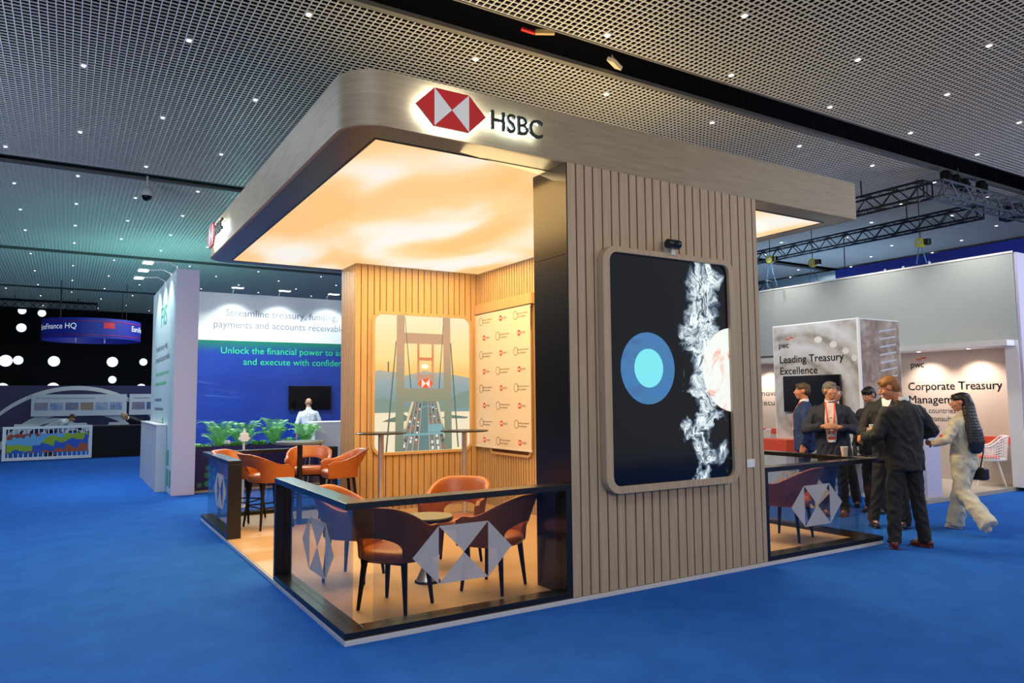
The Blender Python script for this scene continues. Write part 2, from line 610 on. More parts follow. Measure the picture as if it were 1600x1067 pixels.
# --- screen wall
X1, X2 = 1.844, 4.151
SW = thing('screen_wall', 'tall grey oak slat wall carrying the large led screen', 'wall', (X1, 0, ZP))
MB().box(X1 + .012, X2 - .012, .03, .50, ZP, ZF).build('core', 'black', SW)
s = MB()
slat_face(s, (X1 + .01, .03, 0), X, -Y, X2 - X1 - .02, ZP, ZF, .0985, .015, .03, 3)
s.build('slats', 'oak', SW, bevel=.0015)
MB().box(X1, X1 + .012, 0, .495, ZP, 2.79).box(X1, X1 + .012, 0, .495, 2.795, ZF).build('side_panel', 'black', SW, bevel=.001)
MB().box(X2 - .012, X2, 0, .495, ZP, ZF).build('side_panel', 'oak', SW)

# --- inner feature walls
FW = thing('feature_wall', 'warm lit oak slat wall framing the bridge picture', 'wall', (1.85, 5.12, ZP))
MB().box(1.86, 3.84, 5.15, 5.72, ZP, ZF - .002).build('core', 'groove', FW)
s = MB()
slat_face(s, (1.85, 5.15, 0), X, -Y, 1.985, ZP, ZF - .002, .098, .012, .03, 5)
s.build('slats', 'oak_in', FW, bevel=.0015)
s = MB()
slat_face(s, (1.86, 5.74, 0), -Y, -X, .59, ZP, ZF - .002, .072, .018, .010, 8)
s.build('side_slats', 'oak_in', FW, bevel=.0015)
RW = thing('return_wall', 'warm lit oak slat wall behind the logo banner', 'wall', (3.83, .5, ZP))
MB().box(3.84, 4.13, .505, 5.74, ZP, ZF - .002).build('core', 'groove', RW)
s = MB()
slat_face(s, (3.84, 5.12, 0), -Y, -X, 4.6, ZP, ZF - .002, .068, .017, .010, 11)
s.build('slats', 'oak_in', RW, bevel=.0015)
MB().box(3.765, 3.829, 3.50, 5.115, 2.912, 3.06).build('header_board', 'oak_in', RW, bevel=.002)

# --- canopy
CX1 = 5.81


def canopy_outline(inset=0.0, r0=.30):
    x0, x1, y0, y1 = inset, CX1 - inset, inset, YE - inset
    pts = []
    for cx, cy, a0, r in ((x1, y1, 0, .001), (x0, y1, 90, r0), (x0, y0, 180, r0), (x1, y0, 270, .001)):
        r = max(r - (inset if r > .01 else 0), .001)
        ccx = cx - r if a0 in (0, 270) else cx + r
        ccy = cy - r if a0 in (0, 90) else cy + r
        for i in range(13):
            a = math.radians(a0 + 90 * i / 12)
            pts.append((ccx + r * math.cos(a), ccy + r * math.sin(a)))
    return pts


CN = thing('stand_canopy', 'rounded wood clad canopy ring over the stand', 'canopy', (0, 0, ZF))
MB().frame(canopy_outline(0), canopy_outline(.03), ZT - ZF, (0, 0, ZF), X, Y).build('fascia', 'oak_h', CN, 30)
lx0, lx1, ly0, ly1 = .29, 5.62, .27, 5.79
inner = canopy_outline(.03)
n_ = len(inner)
hole = []
for i, (x, y) in enumerate(inner):
    q = i // 13
    hole.append(((lx1, ly1), (lx0, ly1), (lx0, ly0), (lx1, ly0))[q])
MB().frame(inner, hole, .012, (0, 0, ZF + .001), X, Y).build('soffit', 'soffit', CN)
MB().frame(rrect(lx0, lx1, ly0, ly1, .002), rrect(lx0 + .012, lx1 - .012, ly0 + .012, ly1 - .012, .002), .02, (0, 0, ZF - .004), X, Y).build('light_rim', 'black', CN)
MB().box(lx0, lx1, ly0, ly1, ZF + .006, ZF + .012).build('light_panel', 'cloud', CN)
MB().prism(canopy_outline(.03), .02, (0, 0, ZT - .05), X, Y).build('top_deck', 'black_m', CN)


# --- halo-lit emblem signs
def emblem(mb_red, mb_white, o, xd, yd, w, h, d):
    """hexagonal emblem: red side, top and bottom triangles, white hour-glass between"""
    a, b = w / 2, h / 2
    c = a / 2
    mb_red.prism([(-a, 0), (-c, -b), (-c, b)], d, o, xd, yd)
    mb_red.prism([(a, 0), (c, b), (c, -b)], d, o, xd, yd)
    mb_red.prism([(-c, b), (0, 0), (c, b)], d, o, xd, yd)
    mb_red.prism([(-c, -b), (c, -b), (0, 0)], d, o, xd, yd)
    if mb_white is not None:
        mb_white.prism([(-c, b), (-c, -b), (0, 0)], d, o, xd, yd)
        mb_white.prism([(c, b), (0, 0), (c, -b)], d, o, xd, yd)


def logo_sign(label, o, xd, cx, tx):
    """o on the fascia face, xd reading direction"""
    o, xd = Vector(o), Vector(xd)
    nd = xd.cross(Z)
    T = thing('logo_sign', label, 'sign', tuple(o))
    ra, wa = MB(), MB()
    emblem(ra, wa, o + xd * cx + nd * .06, xd, Z, .573, .286, .022)
    ra.build('emblem', 'red', T)
    wa.build('emblem_inlay', 'white', T)
    a, b = .573 / 2 * .93, .286 / 2 * .9
    c = a / 2
    MB().prism([(-a, 0), (-c, -b), (c, -b), (a, 0), (c, b), (-c, b)], .004, o + xd * cx + nd * .052, xd, Z).build('halo_light', 'white_e', T)
    L = MB()
    text_mb('HSBC', o + xd * tx + nd * .07 - Z * .072, xd, Z, .150, .47, .02, mb=L, bold=.010)
    L.build('lettering', 'txt', T)
    H = MB()
    text_mb('HSBC', o + xd * (tx + .005) + nd * .044 - Z * .064, xd, Z, .137, .445, .002, mb=H, bold=-.012)
    H.build('halo_light', 'white_e', T)


logo_sign('glowing red and white hexagon sign on the front of the canopy', (0, 0, 3.748), X, .756, 1.09)
logo_sign('glowing red hexagon sign on the far left flank of the canopy', (0, 5.45, 3.748), -Y, .29, .62)

# --- led screen
zs = (1.855, 0.8575)
SF = thing('led_screen', 'tall led screen with round corners showing planets and smoke', 'screen', (2.95, 0, .82))
FX0, FX1, FZ0, FZ1 = 2.155, 3.735, .825, 2.89
MB().frame(rrect(FX0, FX1, FZ0, FZ1, .14), rrect(FX0 + .075, FX1 - .075, FZ0 + .06, FZ1 - .05, .08), .075, (0, 0, 0), X, Z).build('frame', 'oak', SF, 40, bevel=.004)
mdisp = M['display'] = mat('led picture', (.004, .005, .008), .12)
t = NT(mdisp)
v = t.coord((1, 1, 1))
sep = t.n('ShaderNodeSeparateXYZ')
t.l(v, sep.inputs[0])
warp = t.n('ShaderNodeTexNoise')
warp.inputs['Scale'].default_value = 2.6
warp.inputs['Detail'].default_value = 4
t.l(v, warp.inputs['Vector'])
ad = t.n('ShaderNodeVectorMath', operation='MULTIPLY_ADD')
t.l(warp.outputs['Color'], ad.inputs[0])
ad.inputs[1].default_value = (.55, .0, .55)
t.l(v, ad.inputs[2])
wisp = t.noise(ad.outputs[0], 8.0, 9, .62, 1.1)
ridge = t.math('SUBTRACT', 1.0, t.math('MULTIPLY', t.math('ABSOLUTE', t.math('SUBTRACT', wisp, .5)), 5.0), clamp=True)
fine = t.noise(ad.outputs[0], 5.0, 6, .6, .8)
blob = t.noise(ad.outputs[0], 3.3, 3, .55, .5)
# column of smoke round x = 3.38 in the object's frame (origin x = 2.95)
dist = t.math('ABSOLUTE', t.math('SUBTRACT', sep.outputs[0], .37))
colm = t.math('SUBTRACT', 1.0, t.math('MULTIPLY', dist, 3.0))
msk = t.math('MULTIPLY', t.math('SUBTRACT', t.math('ADD', t.math('MULTIPLY', colm, .36), blob), .645), 11.0, clamp=True)
smoke = t.math('MULTIPLY', msk, t.math('ADD', t.math('MULTIPLY', t.math('MULTIPLY', t.math('POWER', ridge, 1.6), fine), 2.1), .05))
smc = t.mix(t.math('MINIMUM', smoke, 1.0), (0.20, .38, .62), (.9, 1, 1))
t.l(smc, t.b.inputs['Emission Color'])
t.l(t.math('MULTIPLY', smoke, 0.95), t.b.inputs['Emission Strength'])
DX0, DX1, DZ0, DZ1 = FX0 + .07, FX1 - .07, FZ0 + .055, FZ1 - .045
MB().prism(rrect(DX0, DX1, DZ0, DZ1, .08), .012, (0, -.03, 0), X, Z).build('display', 'display', SF)


def disc_poly(cx, cz, rx, rz, n=56, xmax=None):
    p = []
    for i in range(n):
        a = 2 * PI * i / n
        x, z = cx + rx * math.cos(a), cz + rz * math.sin(a)
        p.append((min(x, xmax) if xmax else x, z))
    return p


m = emissive('led ring blue', (.05, .16, .40))
t = NT(m)
t.l(t.ramp(t.math('ADD', t.noise(t.coord((1, 1, 2.2)), 2.0, 3), 0), [(.3, (.05, .08, .30)), (.5, (.045, .19, .42)), (.7, (.04, .17, .45))]), t.b.inputs['Emission Color'])
MB().prism(disc_poly(2.657, 1.865, .307, .31), .001, (0, -.0425, 0), X, Z).build('blue_disc_image', m, SF)
MB().prism(disc_poly(2.663, 1.866, .164, .167), .001, (0, -.0440, 0), X, Z).build('cyan_disc_image', emissive('led cyan', (.20, .80, .88)), SF)
m = emissive('led hot planet', (.9, .9, .88))
t = NT(m)
t.l(t.ramp(t.noise(t.coord((1, 1, 1)), 4.0, 8, .6, 1.0), [(.26, (.16, .05, .06)), (.33, (.62, .08, .05)), (.40, (.95, .55, .42)), (.46, (.92, .95, .90))]), t.b.inputs['Emission Color'])
MB().prism(disc_poly(3.70, 1.865, .39, .39, xmax=DX1), .001, (0, -.0425, 0), X, Z).build('hot_planet_image', m, SF)

WC = thing('webcam', 'small black camera clipped above the led screen frame', 'camera', (2.94, 0, 2.9))
MB().cyl((2.86, -.10, 2.965), (3.0, -.10, 2.965), .042, n=20).build('body', 'black', WC, 40, bevel=.006)
MB().cyl((2.93, -.145, 2.965), (2.93, -.12, 2.965), .022, n=16).build('lens', 'gloss', WC, 40)
MB().box(2.92, 2.97, -.09, 0, 2.87, 2.935).build('bracket', 'grey_w', WC, bevel=.004)

LP = thing('wall_label', 'small white notice plate beside the led screen', 'label', (3.95, 0, .98))
MB().box(3.90, 4.005, -.008, -.0005, .945, 1.022).build('plate', 'white', LP)

# --- glass railings
GL_O = .075


def emblem_decal(parent, o, xd):
    d = MB()
    emblem(d, None, o, xd, Z, .82, .41, .002)
    d.build('emblem_decal', 'frost', parent)


def rail_x(T, x0, x1, y, post0, post1, decal=None, inner=1):
    """frame along X, outer face at y, body towards inner*Y"""
    ya, yb = sorted((y, y + inner * .15))
    MB().box(x0, x1, ya, yb, ZR - .045, ZR).build('cap_rail', 'black', T, bevel=.002)
    MB().box(x0, x1, ya, yb, ZP, ZP + .045).build('base_rail', 'black', T, bevel=.002)
    if post0:
        MB().box(x0, x0 + .045, ya, yb, ZP + .045, ZR - .045).build('post', 'black', T, bevel=.002)
    if post1:
        MB().box(x1 - .045, x1, ya, yb, ZP + .045, ZR - .045).build('post', 'black', T, bevel=.002)
    g0 = x0 + (.045 if post0 else GL_O)
    g1 = x1 - (.045 if post1 else GL_O)
    yg = y + inner * GL_O
    MB().box(g0, g1, yg - .005, yg + .005, ZP + .045, ZR - .045).build('glass_panel', 'glass', T)
    if decal:
        emblem_decal(T, (decal, yg - .0065, .497), X)


def rail_y(T, y0, y1, x, post0, post1, decal=None, inner=1):
    xa, xb = sorted((x, x + inner * .15))
    MB().box(xa, xb, y0, y1, ZR - .045, ZR).build('cap_rail', 'black', T, bevel=.002)
    MB().box(xa, xb, y0, y1, ZP, ZP + .045).build('base_rail', 'black', T, bevel=.002)
    if post0:
        MB().box(xa, xb, y0, y0 + .045, ZP + .045, ZR - .045).build('post', 'black', T, bevel=.002)
    if post1:
        MB().box(xa, xb, y1 - .045, y1, ZP + .045, ZR - .045).build('post', 'black', T, bevel=.002)
    g0 = y0 + (.045 if post0 else GL_O)
    g1 = y1 - (.045 if post1 else GL_O)
    xg = x + inner * GL_O
    MB().box(xg - .005, xg + .005, g0, g1, ZP + .045, ZR - .045).build('glass_panel', 'glass', T)
    if decal:
        emblem_decal(T, (xg - .0065, decal, .497), -Y)


T = thing('glass_railing', 'black framed glass railing round the near left corner of the stand', 'railing', (0, 0, ZP))
rail_x(T, .15, X1, 0, False, True, decal=.92)
rail_y(T, 0, 1.94, 0, False, True, decal=.86)
T.children[0].name
T = thing('glass_railing', 'black framed glass railing at the far left corner by the bar stools', 'railing', (0, YE, ZP))
rail_y(T, 4.10, YE, 0, True, False, decal=5.0)
rail_x(T, .15, 1.84, YE, False, True, inner=-1)
T = thing('glass_railing', 'black framed glass railing round the right seating corner of the stand', 'railing', (XE, 0, ZP))
rail_x(T, X2, XE - .15, 0, True, False, decal=5.02)
rail_y(T, 0, 4.6, XE, False, True, decal=.98, inner=-1)


def srgb(r, g, b):
    f = lambda c: (c / 255 / 12.92) if c <= 10 else ((c / 255 + .055) / 1.055) ** 2.4
    return (f(r), f(g), f(b))


def grad(name, stops, axis=2, lo=0.0, hi=1.0, s=1.0, emit=True, rough=.5):
    """printed colour gradient along an object axis"""
    m = mat(name, (.01, .01, .01), rough)
    t = NT(m)
    sep = t.n('ShaderNodeSeparateXYZ')
    t.l(t.coord(), sep.inputs[0])
    mr = t.n('ShaderNodeMapRange')
    mr.inputs[1].default_value, mr.inputs[2].default_value = lo, hi
    t.l(sep.outputs[axis], mr.inputs[0])
    c = t.ramp(mr.outputs[0], stops)
    if emit:
        t.l(c, t.b.inputs['Emission Color'])
        t.b.inputs['Emission Strength'].default_value = s
    else:
        t.l(c, t.b.inputs['Base Color'])
    return m


# ================================================================== BACKLIT BRIDGE PICTURE
BP = thing('bridge_lightbox', 'backlit sunset bridge picture with round corners in the oak wall', 'picture', (2.13, 5.12, .86))
PW, PH = 1.535, 1.985
MB().frame(rrect(2.09, 2.13 + PW + .04, .82, .86 + PH + .04, .15), rrect(2.13, 2.13 + PW, .86, .86 + PH, .12), .035, (0, 5.12, 0), X, Z).build('frame', 'oak_in', BP, 40, bevel=.002)
sky = grad('sunset print', [(0, srgb(250, 236, 190)), (.5, srgb(253, 212, 130)), (.58, srgb(253, 200, 115)), (.68, srgb(254, 226, 150)), (1, srgb(255, 242, 200))], 2, 0, PH, .95)
MB().prism(rrect(2.13, 2.13 + PW, .86, .86 + PH, .12), .02, (0, 5.125, 0), X, Z).build('sky_image', sky, BP)
_layer = [0]
PR, PRM = MB(), []


def pic(name, polys, m):
    """flat printed shapes, given in the crop pixels of the picture"""
    _layer[0] += 1
    PRM.append(m)
    for p in polys:
        q = []
        for cx, cy in p:
            u = min(max((cx - 45) / 670 * PW, .004), PW - .004)
            v_ = min(max((1032 - cy) / 985 * PH, .004), PH - .004)
            q.append((2.13 + u, .86 + v_))
        area = sum(a[0] * c[1] - c[0] * a[1] for a, c in zip(q, q[1:] + q[:1]))
        if area < 0:
            q.reverse()
        PR.prism(q, .0006, (0, 5.1046 - .0008 * _layer[0], 0), X, Z, len(PRM) - 1)


E_ = lambda n, c, s=.9: emissive(n, srgb(*c), s)
pic('sea_image', [[(47, 740), (714, 740), (714, 985), (690, 1020), (75, 1020), (47, 985)]], E_('sea print', (252, 238, 205)))
hills = grad('hill print', [(0, srgb(128, 160, 165)), (.5, srgb(150, 175, 180)), (1, srgb(190, 185, 165))], 2, .75, 1.2, .9)
pic('hills_image', [[(47, 752), (47, 458), (80, 448), (130, 458), (190, 462), (250, 485), (320, 470), (385, 450), (450, 462), (520, 460), (580, 475), (640, 485), (714, 498), (714, 752)]], hills)
pic('near_hills_image', [[(47, 752), (47, 660), (110, 640), (190, 690), (300, 700), (300, 752)], [(480, 752), (500, 690), (590, 650), (640, 610), (714, 595), (714, 720), (600, 735)]], E_('near hill print', (125, 155, 145)))
pic('islands_image', [[(95, 815), (160, 790), (240, 765), (300, 800), (220, 822)], [(500, 800), (560, 775), (640, 785), (705, 795), (690, 806)]], E_('island print', (105, 130, 120)))
pic('chimney_image', [[(132, 460), (132, 388), (141, 388), (141, 460)]], E_('chimney print', (120, 100, 90)))
pic('sun_image', [disc_poly(388, 418, 26, 17, 24)], E_('sun print', (255, 252, 225), 1.1))
pic('road_image', [[(300, 676), (480, 676), (560, 1031), (200, 1031)]], E_('road print', (120, 128, 122)))
pic('kerb_image', [[(296, 676), (312, 676), (262, 860), (238, 880)], [(468, 676), (482, 676), (525, 860), (508, 850)], [(240, 905), (248, 905), (215, 1031), (203, 1031)], [(515, 905), (523, 905), (560, 1031), (548, 1031)]], E_('kerb print', (235, 215, 165)))
pic('median_image', [[(372, 676), (402, 676), (412, 1031), (350, 1031)]], E_('median print', (95, 135, 138)))
lanes = []
for k in (-4, -3, -2, -1, 1, 2, 3, 4):
    a, c = 387 + k * 21, 381 + k * 41
    lanes.append([(a - 1, 676), (a + 1, 676), (c + 2, 1031), (c - 2, 1031)])
pic('lane_image', lanes, E_('lane print', (205, 205, 190)))
rn = random.Random(4)
cars, cars2, cars3 = [], [], []
for i in range(64):
    f = rn.random() ** .8
    y = 690 + f * 325
    k = rn.choice((-3.5, -2.5, -1.5, 1.5, 2.5, 3.5))
    xx = 387 - 6 * f + k * (21 + 20 * f)
    w_, h_ = 4 + 4 * f, 5 + 7 * f
    rn.choice((cars, cars, cars2, cars3)).append([(xx - w_, y - h_), (xx + w_, y - h_), (xx + w_, y + h_), (xx - w_, y + h_)])
pic('white_cars_image', cars, E_('white car print', (240, 240, 235)))
pic('dark_cars_image', cars2, E_('dark car print', (70, 75, 75)))
pic('red_cars_image', cars3, E_('red car print', (185, 110, 80)))
far = grad('far tower print', [(0, srgb(170, 165, 150)), (.45, srgb(225, 150, 110)), (.7, srgb(235, 130, 85)), (1, srgb(215, 165, 120))], 2, .9, 1.6, .9)
pic('far_tower_image', [[(333, 576), (333, 250), (348, 250), (348, 576)], [(435, 576), (435, 250), (449, 250), (449, 576)], [(348, 375), (348, 352), (435, 352), (435, 375)], [(330, 512), (330, 478), (452, 478), (452, 512)]], far)
pic('gantry_image', [[(240, 922), (240, 906), (520, 902), (520, 916)], [(408, 900), (408, 842), (515, 838), (515, 900)], [(365, 716), (365, 710), (480, 708), (480, 714)]], E_('gantry print', (125, 178, 185)))
tower = grad('near tower print', [(0, srgb(118, 138, 122)), (.35, srgb(140, 152, 130)), (.55, srgb(170, 158, 130)), (.75, srgb(215, 165, 130)), (1, srgb(200, 170, 135))], 2, 0, PH, .88)
pic('near_tower_image', [[(180, 1031), (188, 560), (192, 48), (245, 48), (243, 560), (238, 1031)], [(528, 1031), (522, 560), (516, 48), (568, 48), (576, 560), (580, 1031)],
                         [(240, 676), (240, 580), (526, 580), (526, 676)], [(243, 252), (243, 174), (520, 176), (520, 252)]], tower)
pic('cable_image', [[(184, 240), (190, 240), (128, 1031), (117, 1031)], [(568, 240), (575, 240), (631, 1015), (621, 1018)], [(246, 60), (249, 60), (292, 580), (285, 580)], [(519, 60), (522, 60), (491, 580), (484, 580)]], E_('cable print', (90, 105, 98)))
ra, wa = MB(), MB()
ou = (2.13 + (391 - 45) / 670 * PW, 5.1046 - .0008 * (_layer[0] + 2), .86 + (1032 - 542) / 985 * PH)
emblem(ra, wa, ou, X, Z, .255, .135, .0006)
PRM += [E_('emblem print', (245, 90, 55), 1.0), E_('emblem inlay print', (250, 235, 220), 1.0)]
PR.add(ra.v, ra.f, len(PRM) - 2)
PR.add(wa.v, wa.f, len(PRM) - 1)
PR.build('bridge_print', PRM, BP)

# ================================================================== LOGO BANNER ON THE RETURN WALL
BN = thing('logo_banner', 'cream hanging banner printed with rows of small red logos', 'banner', (3.8, 5.11, .9))
MB().box(3.772, 3.778, 3.54, 5.115, .905, 2.895).build('sheet', mat('cream banner', (.66, .60, .52), .5), BN)
MB().box(3.766, 3.784, 3.53, 5.12, .885, .91).build('bottom_bar', 'edge', BN, bevel=.003)
MB().cyl((3.785, 3.54, 2.893), (3.785, 5.115, 2.893), .009).build('top_bar', 'edge', BN, 40)
rows_ = 8
rd, wd, dk = MB(), MB(), MB()
gt = mat('banner grey print', (.13, .11, .09), .6)
for j in range(rows_):
    zz = 2.785 - j * (1.785 / 7)
    for i in range(5):
        yy = 4.83 - i * .5
        if yy < 3.6:
            continue
        if (i + j) % 2:
            o = Vector((3.7715, yy, zz))
            for k in range(1):
                rd.prism(disc_poly(0, 0, .042, .042, 18), .001, o, -Y, Z)
            wd.prism([(-.022, .02), (-.022, -.02), (0, 0)], .001, o - X * .001, -Y, Z)
            wd.prism([(.022, .02), (0, 0), (.022, -.02)], .001, o - X * .001, -Y, Z)
            text_mb('HSBC', o - Y * .055 - Z * .016, -Y, Z, .032, .12, .001, mb=dk)
        else:
            o = Vector((3.7715, yy + .09, zz))
            rr_ = MB()
            dk.frame(disc_poly(0, 0, .06, .062, 20), disc_poly(0, 0, .052, .054, 20), .001, o, -Y, Z)
            text_mb('EuroFinance International', o - Y * .04 + Z * .006, -Y, Z, .028, .29, .001, mb=dk)
            text_mb('Treasury Management', o - Y * .04 - Z * .038, -Y, Z, .028, .23, .001, mb=dk)
rd.build('emblem_print', 'red', BN)
wd.build('emblem_inlay', 'white', BN)
dk.build('lettering', gt, BN)
TVH = thing('wall_picture', 'dark picture with oak frame peeping out below the logo banner', 'picture', (3.83, 4.9, .79))
MB().frame(rrect(-4.72, -3.58, .80, 2.6, .10), rrect(-4.68, -3.62, .835, 2.56, .07), .032, (3.828, 0, 0), -Y, Z).build('frame', 'oak_in', TVH, 40)
for q in TVH.children:
    pass
MB().box(3.81, 3.826, 3.62, 4.68, .835, 2.56).build('screen', mat('dark red picture', (.10, .03, .02), .15), TVH)

# ================================================================== FURNITURE OF THE STAND
def sstep(a, b, v):
    v = min(max((v - a) / (b - a), 0), 1)
    return v * v * (3 - 2 * v)


def tub_chair(name, label, cat, seat_z, top_z, arm_z, base_z, stool=False, hole=True, group=None):
    T = thing(name, label, cat, (0, 0, 0), group)
    a, b, arm = .265, .245, .19
    Lb = .405
    Lt = Lb + arm
    hw = .185

    def plan(d):
        s_, e = (1 if d >= 0 else -1), abs(d)
        if e <= Lb:
            ph = e / Lb * PI / 2
            p = Vector((s_ * a * math.sin(ph) ** .92, -b * math.cos(ph) ** .92, 0))
            n = Vector((s_ * math.sin(ph), -math.cos(ph), 0)).normalized()
        else:
            p = Vector((s_ * (a + .01 * (e - Lb) / arm), e - Lb, 0))
            n = Vector((s_, 0, 0))
        return p, n
    N = 72
    ds = []
    for i in range(N + 1):
        ds.append(-Lt + 2 * Lt * i / N)
    if hole:
        ds = sorted([d for d in ds if abs(abs(d) - hw) > .006] + [-hw - .0005, -hw + .0005, hw - .0005, hw + .0005, hw - .006, -hw + .006])
    h = .02
    vs, fs, mi = [], [], []
    pipe = []
    for d in ds:
        p, n = plan(d)
        e = abs(d)
        zt = arm_z + (top_z - arm_z) * (1 - sstep(.08, .46, e))
        zt -= .035 * sstep(Lt - .07, Lt, e)
        zl = base_z
        if hole and e < hw:
            zl = seat_z + .015 + .095 * math.sqrt(max(1 - (e / hw) ** 2, 0))
        fl = .10 * (1 - sstep(.15, .5, e)) + .02

        def pt(off, z):
            k = max(z - seat_z, 0) / max(top_z - seat_z, .01)
            return p + n * (off + fl * k ** 1.3) + Z * z
        r = .016
        prof = [(h, zl + r)] + [(h, zl + (zt - zl) * q) for q in (.3, .55, .8)] + [(h, zt - r), (.7 * h, zt - .3 * r), (0, zt), (-.7 * h, zt - .3 * r), (-h, zt - r)] + \
               [(-h, zl + (zt - zl) * q) for q in (.8, .55, .3)] + [(-h, zl + r), (-.7 * h, zl + .3 * r), (0, zl), (.7 * h, zl + .3 * r)]
        vs += [pt(*q) for q in prof]
        pipe.append(pt(h * .9, zt - .006))
        K = len(prof)
    for i in range(len(ds) - 1):
        for k in range(K):
            fs.append((i * K + k, i * K + (k + 1) % K, (i + 1) * K + (k + 1) % K, (i + 1) * K + k))
            mi.append(1 if (k < 4 or k == K - 1) else 0)
    fs += [tuple(range(K)), tuple(reversed([(len(ds) - 1) * K + k for k in range(K)]))]
    mi += [0, 0]
    sh = MB()
    sh.v, sh.f, sh.m = [tuple(q) for q in vs], fs, mi
    sh.build('backrest', ['leather', 'leather_shade' if not stool else 'leather'], T, 50)
    pp = MB()
    pp.tube(pipe, .005, 6)
    pp.build('piping', 'leather', T, 60)
    # seat: cushion that fills the plan
    st = MB()
    rings = []
    out = [plan(d)[0] for d in [(-Lt + .01) + (2 * Lt - .02) * i / 40 for i in range(41)]]
    nf = 10
    fr_ = [Vector((out[-1].x - 2 * out[-1].x * i / nf, out[-1].y + .045 * math.sin(PI * i / nf), 0)) for i in range(1, nf)]
    loop = out + fr_
    c_ = sum(loop, Vector()) / len(loop)
    for z, sc in ((base_z, .93), (base_z + .012, .985), (seat_z - .03, .995), (seat_z - .01, .96), (seat_z + .006, .86), (seat_z + .014, .5)):
        rings.append([c_ + (q - c_) * sc + Z * z for q in loop])
    n = len(loop)
    V = [q for r_ in rings for q in r_]
    Fc = [(i * n + k, i * n + (k + 1) % n, (i + 1) * n + (k + 1) % n, (i + 1) * n + k) for i in range(len(rings) - 1) for k in range(n)]
    Fc += [tuple(range(n - 1, -1, -1)), tuple((len(rings) - 1) * n + k for k in range(n))]
    st.add(V, Fc)
    st.build('seat', 'leather', T, 50)
    # legs
    sp = .035 if not stool else .06
    fr2 = MB()
    fr2.box(-.19, .19, -.17, -.14, base_z - .022, base_z).box(-.19, .19, .14, .17, base_z - .022, base_z).box(-.015, .015, -.17, .17, base_z - .022, base_z)
    fr2.build('seat_frame', 'black_m', T)
    for sx in (-1, 1):
        for sy in (-1, 1):
            g = MB()
            top = Vector((sx * .175, sy * .155, base_z - .004))
            bot = Vector((sx * (.175 + sp), sy * (.155 + sp), 0))
            d = (bot - top)
            g.v = []
            for p, r in ((top, .019), (bot, .0105)):
                g.v += [tuple(p + Vector((ix * r, iy * r, 0))) for ix, iy in ((-1, -1), (1, -1), (1, 1), (-1, 1))]
            g.f = [(3, 2, 1, 0), (4, 5, 6, 7)] + [(i, (i + 1) % 4, 4 + (i + 1) % 4, 4 + i) for i in range(4)]
            g.m = [0] * 6
            g.build('leg', 'black_m', T, bevel=.003)
    if stool:
        k = 1 - .26 / base_z
        q = .175 + sp * k
        q2 = .155 + sp * k
        g = MB()
        g.tube([(-q, -q2, .26), (q, -q2, .26), (q, q2, .26), (-q, q2, .26)], .009, 6, closed=True)
        g.build('footrest', 'black_m', T)
    return T


def place(T, x, y, face, z=ZP):
    T.location = (x, y, z)
    T.rotation_euler = (0, 0, math.atan2(face[1], face[0]) - PI / 2)
    T['_o'] = (0.0, 0.0, 0.0)
    return T


ch = tub_chair('tub_chair', '', 'chair', .445, .80, .625, .375)
GC = 'low tub chairs of the stand'
CH = [((.585, .55), (.37, .25), 'brown tub chair nearest the glass corner, its open back towards the aisle'),
      ((1.49, .62), (-.23, .378), 'brown tub chair beside the black column, seen from its side'),
      ((1.60, 1.56), (-.62, -.60), 'tan tub chair behind the low round table, facing the glass corner'),
      ((.62, 1.59), (.7, -.7), 'tub chair behind the left glass pane beside the low table'),
      ((5.284, .639), (-.3, .95), 'tan tub chair alone behind the glass right of the led screen wall')]
for i, (xy, fc, lb) in enumerate(CH):
    c = ch if i == 0 else copy_tree(ch)
    place(c, *xy, fc)
    tag(c, lb, 'chair', GC)
st = tub_chair('bar_stool', '', 'bar stool', .655, .925, .785, .565, stool=True)
GS = 'tan bar stools at the bar table'
ST = [((.60, 4.72), (.97, .22), 'tan bar stool nearest the camera, left of the bar table'),
      ((.42, 5.42), (.75, -.6), 'tan bar stool farthest left, behind the short glass railing'),
      ((1.28, 5.38), (-.35, -.93), 'tan bar stool behind the bar table, facing the camera'),
      ((1.50, 4.72), (-.98, .12), 'tan bar stool right of the bar table by the oak wall')]
for i, (xy, fc, lb) in enumerate(ST):
    c = st if i == 0 else copy_tree(st)
    place(c, *xy, fc)
    tag(c, lb, 'bar stool', GS)

T = thing('low_table', 'low round table with olive top and chrome trumpet foot', 'table', (1.11, 1.11, ZP))
MB().lathe([(.215, .565), (.222, .572), (.222, .595), (.218, .598)], (1.11, 1.11, 0), 48).build('table_edge', 'black', T, 40)
MB().lathe([(.217, .598), (.217, .604)], (1.11, 1.11, 0), 48).build('tabletop', mat('olive laminate', (.30, .29, .16), .45), T, 40)
MB().lathe([(.028, .565), (.028, .33), (.034, .25), (.055, .16), (.09, .085), (.102, .062)], (1.11, 1.11, 0), 32).build('trumpet_column', 'chrome', T, 40)
MB().lathe([(.104, .062), (.112, .055), (.114, ZP)], (1.11, 1.11, 0), 32).build('foot_ring', 'black', T, 40)

